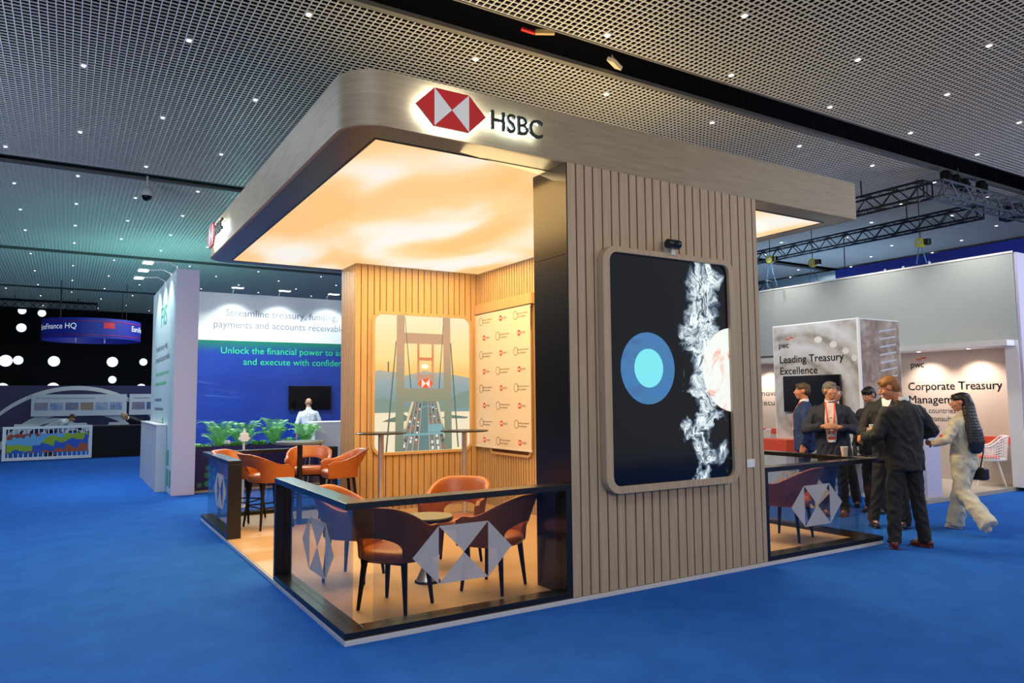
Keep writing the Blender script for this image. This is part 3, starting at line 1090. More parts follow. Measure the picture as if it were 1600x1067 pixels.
T = thing('bar_table', 'round black bar table among the tan bar stools', 'table', (1.02, 4.86, ZP))
MB().lathe([(.295, 1.045), (.31, 1.05), (.31, 1.078), (.306, 1.082)], (1.02, 4.86, 0), 48).build('tabletop', mat('black top painted reflection', (.10, .13, .15), .22), T, 40)  # black top, paler and bluer: a reflection painted into its colour
MB().cyl((1.02, 4.86, ZP + .03), (1.02, 4.86, 1.046), .035, n=20).build('column', 'black', T, 40)
MB().lathe([(.22, 0), (.22, .008), (.05, .03)], (1.02, 4.86, ZP), 40).build('base', 'black', T, 40)
for (tx, ty, lb) in ((1.93, 4.32, 'tall steel stand table left in front of the bridge picture'), (3.09, 4.18, 'tall steel stand table right of the bridge picture by the banner')):
    T = thing('standing_table', lb, 'table', (tx, ty, ZP), 'standing tables by the bridge picture')
    MB().lathe([(.325, 1.165), (.33, 1.17), (.33, 1.18), (.325, 1.184)], (tx, ty, 0), 48).build('tabletop', 'black', T, 40)
    MB().cyl((tx, ty, ZP + .02), (tx, ty, 1.166), .038, n=24).build('column', 'chrome', T, 40)
    MB().lathe([(.23, 0), (.23, .008), (.06, .02)], (tx, ty, ZP), 40).build('base', 'chrome', T, 40)

# things lying on the right railing
def paper_cup(label, p, s=1.0, group=None):
    x, y, z = p
    T = thing('paper_cup', label, 'cup', p, group)
    MB().lathe([(.029 * s, 0), (.04 * s, .105 * s), (.036 * s, .105 * s), (.026 * s, .006)], p, 24).build('cup_body', 'paper', T, 40)
    MB().tube([(x + .04 * s * math.cos(a * PI / 12), y + .04 * s * math.sin(a * PI / 12), z + .105 * s) for a in range(24)], .0028 * s, 6, closed=True).build('rim', 'white', T, 60)
    return T


paper_cup('paper coffee cup standing on the right railing corner', (5.94, .36, ZR))
T = thing('hand_pump_bottle', 'slim black bottle standing on the right railing beside the cup', 'bottle', (5.97, .25, ZR))
MB().lathe([(.02, 0), (.02, .12), (.009, .14), (.009, .2), (.013, .2), (.013, .215)], (5.97, .25, ZR), 16).build('bottle_body', 'black', T, 40)
T = thing('notebook', 'closed dark notebook with pale page edge lying on the railing corner', 'book', (5.95, .12, ZR))
MB().box(5.885, 6.025, .03, .22, ZR + .004, ZR + .014).build('pages', 'paper', T)
MB().box(5.882, 6.028, .027, .223, ZR, ZR + .004).box(5.882, 6.028, .027, .223, ZR + .014, ZR + .018).build('cover', 'black', T)
MB().cyl((5.92, .06, ZR + .023), (5.99, .19, ZR + .023), .005).build('pen', 'black_m', T)

# ================================================================== GREEN AND BLUE STAND BEHIND, LEFT
WY = 12.9
T = thing('back_wall_display', 'blue and white stand wall printed with large treasury lettering', 'display wall', (.34, WY, 0))
MB().box(.34, 6.2, WY, WY + .2, 0, 4.1).build('wall_body', 'white', T)
mblue = mat('blue streak print', (.01, .03, .3), .35)
t = NT(mblue)
v = t.coord((1, 1, 1))
sep = t.n('ShaderNodeSeparateXYZ')
t.l(v, sep.inputs[0])
# pale light trails that fan out from the right
sl = t.math('DIVIDE', t.math('SUBTRACT', sep.outputs[2], 1.25), t.math('ADD', t.math('SUBTRACT', 6.0, sep.outputs[0]), .4))
cb = t.n('ShaderNodeCombineXYZ')
t.l(t.math('MULTIPLY', sl, 60.0), cb.inputs[0])
t.l(t.math('MULTIPLY', sep.outputs[0], .6), cb.inputs[1])
st_ = t.noise(cb.outputs[0], 1.0, 3, .5)
left = t.math('SUBTRACT', 1.0, t.math('MULTIPLY', sep.outputs[0], .45), clamp=True)
trail = t.math('MULTIPLY', t.math('MULTIPLY', t.math('SUBTRACT', st_, .58), 6.0, clamp=True), left)
low = t.math('SUBTRACT', 1.0, t.math('ABSOLUTE', t.math('MULTIPLY', t.math('SUBTRACT', sep.outputs[2], 1.5), .9)), clamp=True)
base = t.mix(t.noise(v, .8, 3), (.008, .018, .17), (.014, .075, .46))
col = t.mix(t.math('MULTIPLY', trail, low), base, (.22, .34, .85))
grn = t.math('MULTIPLY', t.math('SUBTRACT', sep.outputs[2], 2.72), 3.6, clamp=True)
t.l(t.mix(grn, col, (.006, .19, .09)), t.b.inputs['Base Color'])
MB().box(.34, 6.2, WY - .008, WY, 0, 3.0).build('blue_print', mblue, T)
L = MB()
text_mb('Streamline treasury, funding,', (1.474, WY - .002, 3.57), X, Z, .17, 2.63, .001, mb=L)
text_mb('payments and accounts receivable', (1.216, WY - .002, 3.30), X, Z, .17, 3.07, .001, mb=L)
L.build('grey_lettering', 'txtg', T)
L = MB()
text_mb('Unlock the financial power to act', (1.381, WY - .010, 2.70), X, Z, .16, 2.94, .001, mb=L)
text_mb('and execute with confidence', (1.877, WY - .010, 2.445), X, Z, .16, 2.56, .001, mb=L)
L.build('green_lettering', 'txtgreen', T)
for (x, nm) in ((1.63, 'left'), (2.68, 'middle'), (3.85, 'right')):
    q = thing('wall_floodlight', 'flat white floodlight on top of the white stand wall, %s of three' % nm, 'lamp', (x, WY, 4.1), 'floodlights over the lettered stand wall')
    MB().box(x - .13, x + .13, WY - .57, WY - .43, 4.165, 4.185).build('housing', 'white', q, bevel=.004)
    MB().box(x - .12, x + .12, WY - .56, WY - .44, 4.158, 4.1645).build('lamp_face', 'lampface', q)
    MB().tube([(x, WY - .48, 4.18), (x, WY - .1, 4.22), (x, WY + .05, 4.16), (x, WY + .05, 4.1)], .012, 6).build('arm', 'white', q)
    lamp('SPOT', (x, WY - .56, 4.14), 72, (.86, 1.0, .97), (x, WY, 2.4), spot_size=math.radians(100), spot_blend=.6, shadow_soft_size=.06)
    lamp('AREA', (x, WY - .55, 4.3), 14, (.25, 1.0, .80), (x - .6, WY - 2.5, 6), shape='SQUARE', size=.4)  # added teal lamp to tint the ceiling, not part of the floodlight
q = thing('television', 'black television on the blue stand wall behind the man in white', 'television', (3.43, WY, 1.66))
MB().box(2.914, 3.949, WY - .075, WY - .03, 1.373, 1.955).build('casing', 'black', q, bevel=.004)
MB().box(2.925, 3.938, WY - .078, WY - .075, 1.386, 1.944).build('screen', 'gloss', q)
MB().box(3.3, 3.6, WY - .03, WY - .008, 1.5, 1.8).build('wall_bracket', 'black_m', q)

T = thing('stand_tower', 'tall white stand wing wall with green and grey lettering on its left face', 'wall', (.15, 9.0, 0))
MB().box(-.03, .34, 9.0, 12.88, 0, 3.93).build('wing_body', 'lav', T, bevel=.004)
MB().box(-.036, -.030, 9.02, 12.86, .02, 3.91).build('side_print', mat('pale aqua print', (.55, .72, .76), .4), T)
L = MB()
text_mb('FIS', (-.037, 11.2, 3.08), -Y, Z, .40, .95, .001, mb=L)
rn = random.Random(3)
for i in range(8):
    for z0, z1 in ((.12, .42), (.48, .75), (.82, 1.0), (1.15, 1.3)):
        if rn.random() < (.85, .7, .35, .2)[(z0 > .3) + (z0 > .7) + (z0 > 1)]:
            y = 11.6 - i * .33
            L.box(-.038, -.0365, y - .22, y, z0, z1)
L.build('green_print', mat('green print', (.0, .34, .17), .5), T)
L = MB()
for k, (tx, h_, w_, z_) in enumerate((('Streamline treasury, funding,', .13, 2.0, 2.62), ('payments and accounts receivable', .13, 2.35, 2.40))):
    text_mb(tx, (-.037, 12.0, z_), -Y, Z, h_, w_, .001, mb=L)
for tx, w_, z_ in (('', 1.2, 1.62), ('', 1.5, 1.44), ('', 1.6, 1.16), ('', 1.5, .86), ('', .7, .68)):
    L.box(-.0375, -.0365, 12.0 - w_, 12.0, z_, z_ + .05)
L.build('grey_lettering', 'txtg', T)
L = MB()
for tx, w_, z_ in (('Unlock the financial power to act', 2.3, 2.12), ('and execute with confidence', 1.9, 1.93)):
    text_mb(tx, (-.037, 12.0, z_), -Y, Z, .10, w_, .001, mb=L)
L.build('green_lettering', 'txtgreen', T)
for y, nm in ((9.7, 'nearest the aisle'), (10.6, 'in the middle'), (11.6, 'farthest back')):
    q = thing('wall_floodlight', 'flat floodlight over the left face of the white wing wall, %s' % nm, 'lamp', (0, y, 3.93), 'floodlights over the wing wall')
    MB().box(-.52, -.34, y - .14, y + .14, 4.11, 4.13).build('housing', 'white', q, bevel=.004)
    MB().box(-.51, -.35, y - .13, y + .13, 4.103, 4.1095).build('lamp_face', 'lampface', q)
    MB().tube([(-.4, y, 4.12), (-.1, y, 4.15), (.05, y, 4.08), (.05, y, 3.93)], .012, 6).build('arm', 'white', q)
    lamp('SPOT', (-.44, y, 4.09), 110, (.85, .98, 1.0), (-.03, y, 2.2), spot_size=math.radians(95), spot_blend=.6, shadow_soft_size=.06)
lamp('AREA', (1.6, 10.9, 4.3), 240, (.9, 1.0, .92), (1.6, 9.6, 0), shape='RECTANGLE', size=2.4, size_y=.3)  # added overhead fill for the planter, no fixture there
lamp('AREA', (-1.2, 11.0, 4.0), 7, (.2, .95, .85), (-2.2, 13, 6.5), shape='SQUARE', size=.6)  # added lamp without a fixture, gives the ceiling a teal tint

T = thing('side_cabinet', 'low grey cabinet standing along the left face of the white wing wall', 'cabinet', (-.12, 11.2, 0))
MB().box(-.21, -.04, 9.75, 12.85, .0, 1.17).build('carcass', 'pgrey', T, bevel=.004)
MB().box(-.22, -.04, 9.74, 12.86, 1.17, 1.20).build('worktop', 'grey_w', T, bevel=.004)

# planter wall with plants
T = thing('planter', 'long dark purple planter wall with green dots in front of the blue stand', 'planter', (1.5, 9.3, 0))
MB().box(.36, 2.66, 9.3, 9.32, .03, .80).box(.36, 2.66, 9.72, 9.74, .03, .80).box(.36, .38, 9.32, 9.72, .03, .80).box(2.64, 2.66, 9.32, 9.72, .03, .80).build('planter_walls', 'purple', T, bevel=.003)
MB().box(.38, 2.64, 9.32, 9.72, .03, .72).build('soil', mat('potting soil', (.02, .015, .01), .9), T)
MB().box(.34, 2.9, 9.2, 9.9, 0, .03).build('plinth', mat('tan plinth', (.45, .36, .24), .5), T)
g = MB()
for i, (dx, dz, r_) in enumerate(((.06, .10, .045), (.19, .12, .055), (.19, .27, .055), (.31, .22, .045), (.20, .40, .045), (.31, .36, .045), (.42, .12, .05), (.56, .2, .04), (1.3, .14, .05), (1.45, .3, .05), (2.0, .62, .045), (2.13, .62, .045))):
    g.prism(disc_poly(.40 + dx, dz + .02, r_, r_, 20), .002, (0, 9.299, 0), X, Z)
g.build('dot_print', noisy('green dots', (.03, .22, .06), (.02, .10, .10), 5, .5), T)


def frond(g, base, az, length, lift, leaflets, wl, ww, rn):
    """arching frond with paired leaflets"""
    pts = []
    for i in range(leaflets + 1):
        s_ = i / leaflets
        r_ = length * s_ * (.62 + .1 * s_)
        z = lift * (1.45 * s_ - .85 * s_ ** 2.2)
        pts.append(Vector(base) + Vector((math.cos(az) * r_, math.sin(az) * r_, z)))
    g.tube(pts, [.004 * (1 - .7 * i / leaflets) for i in range(leaflets + 1)], 4)
    for i in range(2, leaflets + 1):
        d = (pts[i] - pts[i - 1]).normalized()
        sd = d.cross(Z)
        if sd.length < .1:
            sd = X.copy()
        sd.normalize()
        w_ = wl * math.sin(PI * (.16 + .8 * i / leaflets)) * rn.uniform(.85, 1.1)
        for s_ in (-1, 1):
            tip = pts[i] + sd * s_ * w_ * .85 + d * w_ * .55 + Z * (-.12 * w_)
            mid = pts[i].lerp(tip, .45) + Z * .006
            n = d * ww
            g.add([pts[i] - n * .4, mid + n, tip, mid - n], [(0, 1, 2, 3)])


def plant(name, label, x, y, z, h, spread, nf, mt, leaf, group, seed):
    rn = random.Random(seed)
    g, s_ = MB(), MB()
    T = thing(name, label, 'plant', (x, y, z), group)
    for i in range(nf):
        az = 2 * PI * i / nf + rn.uniform(-.3, .3)
        k = rn.uniform(.75, 1.05)
        frond(g, (x + rn.uniform(-.02, .02), y + rn.uniform(-.02, .02), z), az, spread * k, h * rn.uniform(.5, 1.05), 20, leaf, leaf * (.042 if leaf > .1 else .10), rn)
    g.build('foliage', mt, T)
    s_.cyl((x, y, z - .03), (x, y, z + .06), .03, .02, 8)
    s_.build('stem', 'green2', T)


for i, (x, h, sp, lb) in enumerate(((.82, .80, .50, 'leftmost feathery palm in the planter against the blue wall'), (1.24, .78, .48, 'feathery palm in the planter directly behind the sanitiser dispenser'),
                                    (1.80, .90, .40, 'tallest upright palm in the middle of the planter'), (2.40, .70, .42, 'feathery palm right in the planter before the man in white'))):
    plant('palm', lb, x, 9.52, .72, h, sp * 1.12, 17, 'green2', .17, 'palms in the planter', 20 + i)
for i, (x, h, sp, lb) in enumerate(((.50, .18, .26, 'low bright fern at the left end of the planter'), (1.02, .20, .26, 'low bright fern between the two left palms'),
                                    (1.52, .22, .26, 'low bright fern left of the tallest palm'), (2.05, .26, .22, 'low bright fern right of the tallest palm'), (2.58, .16, .18, 'low bright fern at the right end of the planter'))):
    plant('fern', lb, x, 9.46, .72, h, sp, 26, 'green', .07, 'ferns in the planter', 40 + i)
T = thing('white_flower', 'small white flower between the ferns at the left of the planter', 'flower', (.93, 9.36, .78))
g = MB()
for i in range(7):
    a = i * 2 * PI / 7
    g.sphere((.93 + .035 * math.cos(a), 9.36 + .02 * math.sin(a), .86 + .02 * math.sin(a * 2)), (.028, .018, .02), 8)
g.build('petals', 'white', T, 60)
MB().cyl((.93, 9.4, .73), (.93, 9.36, .86), .005, n=6).build('stem', 'green', T)

T = thing('stand_counter', 'white standing counter behind the orange bar stools', 'counter', (2.82, 9.7, 0))
MB().box(2.70, 3.45, 9.92, 10.5, .03, 1.13).build('body', 'white', T, bevel=.004)
MB().box(2.68, 3.47, 9.90, 10.52, 1.13, 1.17).build('worktop', 'white', T, bevel=.004)
MB().box(2.66, 3.6, 9.85, 10.6, 0, .03).build('plinth', 'white', T)
T = thing('glass_bottle', 'small clear bottle standing on the white counter', 'bottle', (2.78, 10.1, 1.17))
MB().lathe([(.02, 0), (.022, .06), (.01, .08), (.01, .10)], (2.78, 10.1, 1.17), 14).build('bottle_body', 'glass', T, 40)
MB().lathe([(.011, .10), (.011, .115)], (2.78, 10.1, 1.17), 14).build('stopper', 'white', T, 40)

T = thing('sanitiser_stand', 'white hand sanitiser dispenser on a slim post before the planter', 'dispenser', (.75, 7.0, 0))
MB().cyl((.745, 7.0, .02), (.745, 7.0, 1.0), .018).build('post', 'edge', T, 40)
MB().lathe([(.14, 0), (.14, .012), (.03, .022)], (.745, 7.0, 0), 32).build('base', 'edge', T, 40)
MB().prism(rrect(.69, .81, .99, 1.12, .025), .09, (0, 7.05, 0), X, Z).build('dispenser_body', 'white', T, bevel=.006)
MB().box(.665, .69, 6.98, 7.02, 1.02, 1.05).box(.81, .835, 6.98, 7.02, 1.02, 1.05).build('lever', 'white', T, bevel=.004)
MB().lathe([(.022, 1.12), (.022, 1.15), (.012, 1.16), (.012, 1.19)], (.75, 7.0, 0), 16).build('pump', 'white', T, 40)

T = thing('gold_leg_stool', 'black and white stool with brass legs beside the white counter', 'stool', (2.28, 8.5, 0))
pts = [Vector((2.28 + .21 * math.sin(a), 8.5 + .21 * math.cos(a), .70)) for a in [i * PI / 12 - .3 for i in range(12)]]
g = MB()
g.tube(pts, .055, 8)
g.build('backrest', 'black', T, 60)
MB().lathe([(.17, .655), (.20, .67), (.20, .70), (.17, .715)], (2.28, 8.5, 0), 32).build('seat', 'white', T, 40)
for sx in (-1, 1):
    for sy in (-1, 1):
        MB().cyl((2.28 + sx * .11, 8.5 + sy * .11, .66), (2.28 + sx * .18, 8.5 + sy * .18, 0), .012, .009).build('leg', 'gold', T, 40)

# ================================================================== TREASURY STAND, RIGHT
T = thing('exhibit_wall', 'large pale grey stand wall with recessed lettered niches', 'wall', (12, 3, 0))
UX = 11.95
MB().box(UX, UX + .3, 1.15, 9.0, 2.52, 4.0).build('upper_panel', mat('cool grey laminate', (.46, .50, .50), .35), T, bevel=.004)
MB().box(UX - .0, UX + .015, 1.15, 9.0, 3.985, 4.03).build('top_edge', 'white', T)
peach = mat('peach wall', (.62, .50, .43), .6)
MB().box(12.32, 12.5, 1.2, 9.0, .06, 2.52).build('niche_wall', peach, T)
MB().box(12.31, 12.32, 1.5, 9.0, .74, .868).build('red_band', 'redo', T)
MB().box(12.31, 12.32, 1.5, 9.0, .06, .74).build('lower_band', mat('pale photo band', (.50, .43, .38), .6), T)
MB().box(11.68, 12.5, 1.2, 3.55, 2.42, 2.515).build('niche_canopy', 'white', T, bevel=.004)
MB().box(11.68, 12.5, 5.7, 9.0, 2.36, 2.45).build('niche_canopy', 'white', T, bevel=.004)
MB().box(11.95, 12.5, 1.15, 1.36, .06, 2.52).build('end_post', 'white', T, bevel=.004)
MB().box(11.97, 13.1, 1.10, 1.15, .0, 4.0).build('end_panel', 'lav', T, bevel=.004)
L = MB()
text_mb('pwc', (12.318, 3.19, 2.13), -Y, Z, .13, .25, .001, mb=L)
text_mb('pwc', (12.318 - .0003, 3.19 - 0.005, 2.13 + 0.0), -Y, Z, .13, .25, .001, mb=L)
text_mb('pwc', (12.318 - .0003, 3.19 - 0.0025, 2.13 + 0.003), -Y, Z, .13, .25, .001, mb=L)
text_mb('Corporate Treasury', (12.318, 3.26, 1.70), -Y, Z, .155, 1.66, .001, mb=L)
text_mb('Corporate Treasury', (12.318 - .0003, 3.26 - 0.005, 1.70 + 0.0), -Y, Z, .155, 1.66, .001, mb=L)
text_mb('Corporate Treasury', (12.318 - .0003, 3.26 - 0.0025, 1.70 + 0.003), -Y, Z, .155, 1.66, .001, mb=L)
text_mb('Management', (12.318, 3.26, 1.45), -Y, Z, .155, 1.11, .001, mb=L)
text_mb('Management', (12.318 - .0003, 3.26 - 0.005, 1.45 + 0.0), -Y, Z, .155, 1.11, .001, mb=L)
text_mb('Management', (12.318 - .0003, 3.26 - 0.0025, 1.45 + 0.003), -Y, Z, .155, 1.11, .001, mb=L)
text_mb('In 150 countries', (12.318, 3.26, 1.27), -Y, Z, .10, .86, .001, mb=L)
text_mb('we are consultants', (12.318, 3.26, 1.12), -Y, Z, .10, .98, .001, mb=L)
text_mb('who listen.', (12.318, 3.26, .97), -Y, Z, .10, .58, .001, mb=L)
text_mb('Innovate', (12.318, 6.93, 1.62), -Y, Z, .13, .80, .001, mb=L)
text_mb('Execute', (12.318, 6.93, 1.40), -Y, Z, .13, .72, .001, mb=L)
L.build('lettering', 'txt', T)
MB().box(12.314, 12.318, 2.99, 3.08, 2.27, 2.295).box(12.314, 12.318, 2.89, 2.99, 2.295, 2.32).build('red_flag_mark', 'redo', T)
MB().box(9.3, 13.1, 1.32, 9.0, 0, .06).build('stand_floor', mat('pale stone floor', (.42, .37, .30), .5), T)
for y, nm in ((2.83, 'left'), (1.95, 'right')):
    q = thing('recessed_spotlight', 'small round spotlight under the niche canopy, %s of the two' % nm, 'lamp', (11.95, y, 2.42), 'spotlights under the niche canopy')
    MB().lathe([(.035, 0), (.035, .003), (.05, .003), (.05, -.004), (.036, -.004)], (11.97, y, 2.415), 20).build('trim_ring', 'white', q, 40)
    MB().cyl((11.97, y, 2.414), (11.97, y, 2.411), .033, n=20).build('lens', 'lampface', q)
    lamp('SPOT', (11.97, y, 2.40), 85, (1.0, .86, .72), (12.2, y, 0), spot_size=math.radians(120), spot_blend=.7, shadow_soft_size=.03)
lamp('SPOT', (11.97, 6.5, 2.34), 85, (1.0, .86, .72), (12.2, 6.5, 0), spot_size=math.radians(120), spot_blend=.7, shadow_soft_size=.03)

# poster tower
TX, TY = 9.25, 2.26
T = thing('poster_tower', 'tall grey stand block printed with a domed hall and Leading Treasury lettering', 'display wall', (TX, TY, 0))
MB().box(TX, 10.4, TY, 3.93, 0, 2.865).build('tower_body', 'white', T, bevel=.004)
mp = mat('domed hall print', (.5, .5, .5), .5)
t = NT(mp)
v = t.coord((1, 1, 1))
sep = t.n('ShaderNodeSeparateXYZ')
t.l(v, sep.inputs[0])
# concentric vault rings round a point low on the left of the face
dy = t.math('ADD', sep.outputs[1], -1.2)
dz = t.math('ADD', sep.outputs[2], -1.35)
rad = t.math('SQRT', t.math('ADD', t.math('MULTIPLY', dy, dy), t.math('MULTIPLY', dz, dz)))
wob = t.noise(v, 3.0, 6, .6)
rg = t.math('ADD', t.math('MULTIPLY', t.math('SINE', t.math('MULTIPLY', rad, 13.0)), .18), t.math('ADD', t.math('MULTIPLY', t.math('SINE', t.math('MULTIPLY', rad, 41.0)), .05), wob))
t.l(t.ramp(rg, [(.2, (.26, .23, .20)), (.4, (.46, .43, .40)), (.55, (.55, .54, .54)), (.8, (.64, .65, .68))]), t.b.inputs['Base Color'])
MB().box(TX - .006, TX, TY + .02, 3.91, .06, 2.845).build('hall_print', mp, T)
mp2 = mat('warm glass roof print', (.5, .4, .3), .5)
t = NT(mp2)
v = t.coord((1, 1, 1))
nn = t.noise(t.coord((1, 1, 1)), 3.2, 6, .65, .6)
t.l(t.ramp(nn, [(.3, (.13, .075, .05)), (.48, (.30, .20, .14)), (.62, (.45, .36, .28)), (.8, (.62, .56, .48))]), t.b.inputs['Base Color'])
MB().box(TX + .03, 10.38, TY - .006, TY, .4, 2.845).build('roof_print', mp2, T)
g = MB()
for k in range(7):
    z = 2.68 - k * .13
    g.prism([(TX + .55, z - .035), (TX + 1.02, z + .03), (TX + 1.02, z + .055), (TX + .55, z - .005)], .001, (0, TY - .0065, 0), X, Z)
g.build('roof_bar_print', mat('pale roof bars', (.55, .55, .60), .5), T)
g = MB()
for k, (yy, zz) in enumerate(((3.0, 2.56), (2.72, 2.46), (2.5, 2.34), (2.35, 2.22))):
    g.prism(disc_poly(0, 0, .075 - .008 * k, .055, 20), .001, (TX - .0065, yy, zz), -Y, Z)
g.build('round_window_print', mat('pale window print', (.72, .72, .72), .5), T)
L = MB()
text_mb('pwc', (TX - .007, 3.80, 2.46), -Y, Z, .11, .20, .001, mb=L)
text_mb('pwc', (TX - .007 - .0003, 3.80 - 0.005, 2.46 + 0.0), -Y, Z, .11, .20, .001, mb=L)
text_mb('pwc', (TX - .007 - .0003, 3.80 - 0.0025, 2.46 + 0.003), -Y, Z, .11, .20, .001, mb=L)
text_mb('Leading Treasury', (TX - .007, 3.79, 2.19), -Y, Z, .135, 1.25, .001, mb=L)
text_mb('Leading Treasury', (TX - .007 - .0003, 3.79 - 0.005, 2.19 + 0.0), -Y, Z, .135, 1.25, .001, mb=L)
text_mb('Leading Treasury', (TX - .007 - .0003, 3.79 - 0.0025, 2.19 + 0.003), -Y, Z, .135, 1.25, .001, mb=L)
text_mb('Excellence', (TX - .007, 3.79, 1.99), -Y, Z, .135, .75, .001, mb=L)
text_mb('Excellence', (TX - .007 - .0003, 3.79 - 0.005, 1.99 + 0.0), -Y, Z, .135, .75, .001, mb=L)
text_mb('Excellence', (TX - .007 - .0003, 3.79 - 0.0025, 1.99 + 0.003), -Y, Z, .135, .75, .001, mb=L)
L.build('lettering', 'txt', T)
MB().box(TX - .0085, TX - .006, 3.58, 3.66, 2.60, 2.62).box(TX - .0085, TX - .006, 3.49, 3.58, 2.62, 2.64).build('red_flag_mark', 'redo', T)
MB().box(TX - .012, TX + .03, TY - .012, TY + .03, 0, 2.87).build('corner_edge', 'white', T, bevel=.003)
q = thing('television', 'black television on the grey poster tower behind the man in navy', 'television', (TX, 3.13, 1.65))
MB().box(TX - .075, TX - .035, 2.58, 3.69, 1.335, 1.96).build('casing', 'black', q, bevel=.004)
MB().box(TX - .078, TX - .075, 2.59, 3.68, 1.348, 1.948).build('screen', 'gloss', q)
MB().box(TX - .035, TX - .006, 2.9, 3.4, 1.45, 1.8).build('wall_bracket', 'black_m', q)
lamp('SPOT', (8.3, 3.2, 4.6), 260, (.92, .95, 1.0), (9.3, 3.0, 1.6), spot_size=math.radians(80), spot_blend=.8, shadow_soft_size=.1)
for ly in (5.6, 3.55, 1.7):
    lamp('SPOT', (10.9, ly, 4.75), 105, (1, .95, .84), (12.0, ly, 3.3), spot_size=math.radians(95), spot_blend=1, shadow_soft_size=.1)

T = thing('reception_counter', 'lavender white block counter behind the man with ginger hair', 'counter', (9.6, 1.9, .0))
MB().box(9.42, 9.83, 1.38, 2.2, .062, 1.08).build('body', 'lav', T, bevel=.004)
MB().box(9.41, 9.84, 1.37, 2.21, 1.08, 1.10).build('worktop', 'white', T, bevel=.003)


def wire_chair(label, x, y, face, group, red=True):
    """white moulded lattice chair on four splayed wire legs"""
    T = thing('lattice_chair', label, 'chair', (0, 0, 0), group)
    sh = MB()

    def P(u, v_):
        """u runs round the back from arm to arm, v from the seat rim up"""
        a = u * math.radians(118)
        sx, sy = .25 * math.sin(a) / max(abs(math.sin(a)) ** .25, .5), -.23 * math.cos(a) - .02
        top = .39 - .17 * sstep(.35, .85, abs(u))
        fl = 1 + .16 * v_
        return Vector((sx * fl, sy * fl, .44 + top * v_))
    for i in range(25):
        u = -1 + i / 12
        sh.tube([P(u, k / 8) for k in range(9)], .0055, 5)
    for k in range(9):
        sh.tube([P(-1 + .05 * i, k / 8) for i in range(41)], .0055 if k not in (0, 8) else .013, 6)
    q = [P(-1 + .05 * i, 0) for i in range(41)]
    sh.add(q + [p - Z * .02 for p in q], [tuple(range(41)), tuple(range(81, 40, -1))] + [(i, i + 41, (i + 1) % 41 + 41, (i + 1) % 41) for i in range(41)])
    sh.build('lattice_shell', 'white', T, 60)
    if red:
        MB().box(-.19, .19, -.15, .15, .462, .495).build('cushion', 'redo', T, bevel=.012)
    for sx in (-1, 1):
        for sy in (-1, 1):
            MB().cyl((sx * .09, sy * .09 - .02, .455), (sx * .23, sy * .21, 0), .010, .008, 8).build('leg', 'white', T, 40)
    place(T, x, y, face, .062)
    return T


wire_chair('white lattice chair in the lettered niche behind the walking woman', 11.98, 1.72, (-.5, .9), 'white lattice chairs')
wire_chair('white lattice chair with red pad at the left niche of the stand', 11.2, 6.0, (-.5, .6), 'white lattice chairs')
T = thing('red_bench', 'low white bench with red top below the black television', 'bench', (8.9, 3.9, 0))
MB().box(9.0, 9.24, 3.55, 4.35, 0.062, .62).build('bench_body', 'white', T, bevel=.005)
MB().box(8.96, 9.24, 3.5, 4.4, .62, .86).build('red_back', 'redo', T, bevel=.01)
T = thing('blue_stand_panel', 'blue lettered stand panel past the right end of the grey wall', 'display wall', (16, 2.2, 0))
MB().box(16, 16.2, -1.0, 4.0, .6, 2.9).build('blue_panel', mat('sky blue panel', (.015, .12, .55), .4), T)
MB().box(15.98, 16.22, -1.0, 4.0, 2.9, 3.4).build('white_header', 'white', T)
MB().box(16.02, 16.2, -1.0, 4.0, 0, .6).build('plinth', 'pgrey', T)
L = MB()
text_mb('.N', (15.997, 2.95, 2.3), -Y, Z, .16, .25, .001, mb=L)
L.build('lettering', 'txtw', T)
T = thing('blue_header', 'long blue overhead header with white lettering behind the grey wall', 'sign', (14.5, 4, 4.4))
MB().box(14.5, 14.7, 1.4, 6.2, 4.0, 4.70).build('header_panel', 'blue_p', T)
L = MB()
text_mb('l  b  k t', (14.497, 4.95, 4.13), -Y, Z, .42, 1.6, .002, mb=L)
L.build('lettering', 'txtw', T)
for y in (1.6, 6.0):
    MB().cyl((14.6, y, 4.70), (14.6, y, HC + .05), .012).build('hanger', 'truss', T)


# ---- overhead trusses
def truss(label, p0, p1, size, name='lighting_truss', mt='truss', bays=None, group=None):
    p0, p1 = Vector(p0), Vector(p1)
    T = thing(name, label, 'truss', tuple(p0), group)
    d = (p1 - p0)
    L_ = d.length
    d.normalize()
    s_ = d.cross(Z).normalized() * size / 2
    u = Z * size
    c = [p0 - s_, p0 + s_, p0 + s_ + u, p0 - s_ + u]
    g = MB()
    for q in c:
        g.cyl(q, q + d * L_, .022, n=8)
    g.build('chords', mt, T, 40)
    g = MB()
    nb = bays or int(L_ / (size * .9))
    for i in range(nb):
        a, b = d * (L_ * i / nb), d * (L_ * (i + 1) / nb)
        for k in range(4):
            q0, q1 = c[k], c[(k + 1) % 4]
            if i % 2:
                q0, q1 = q1, q0
            g.cyl(q0 + a, q1 + b, .010, n=6)
    for i in (0, nb):
        a = d * (L_ * i / nb)
        for k in range(4):
            g.cyl(c[k] + a, c[(k + 1) % 4] + a, .014, n=6)
    g.build('lacing', mt, T, 40)
    for f in (.12, .5, .88):
        q = p0 + d * L_ * f + u
        MB().cyl(q, (q.x, q.y, HC + .05), .012).build('hanger', mt, T)
    return T


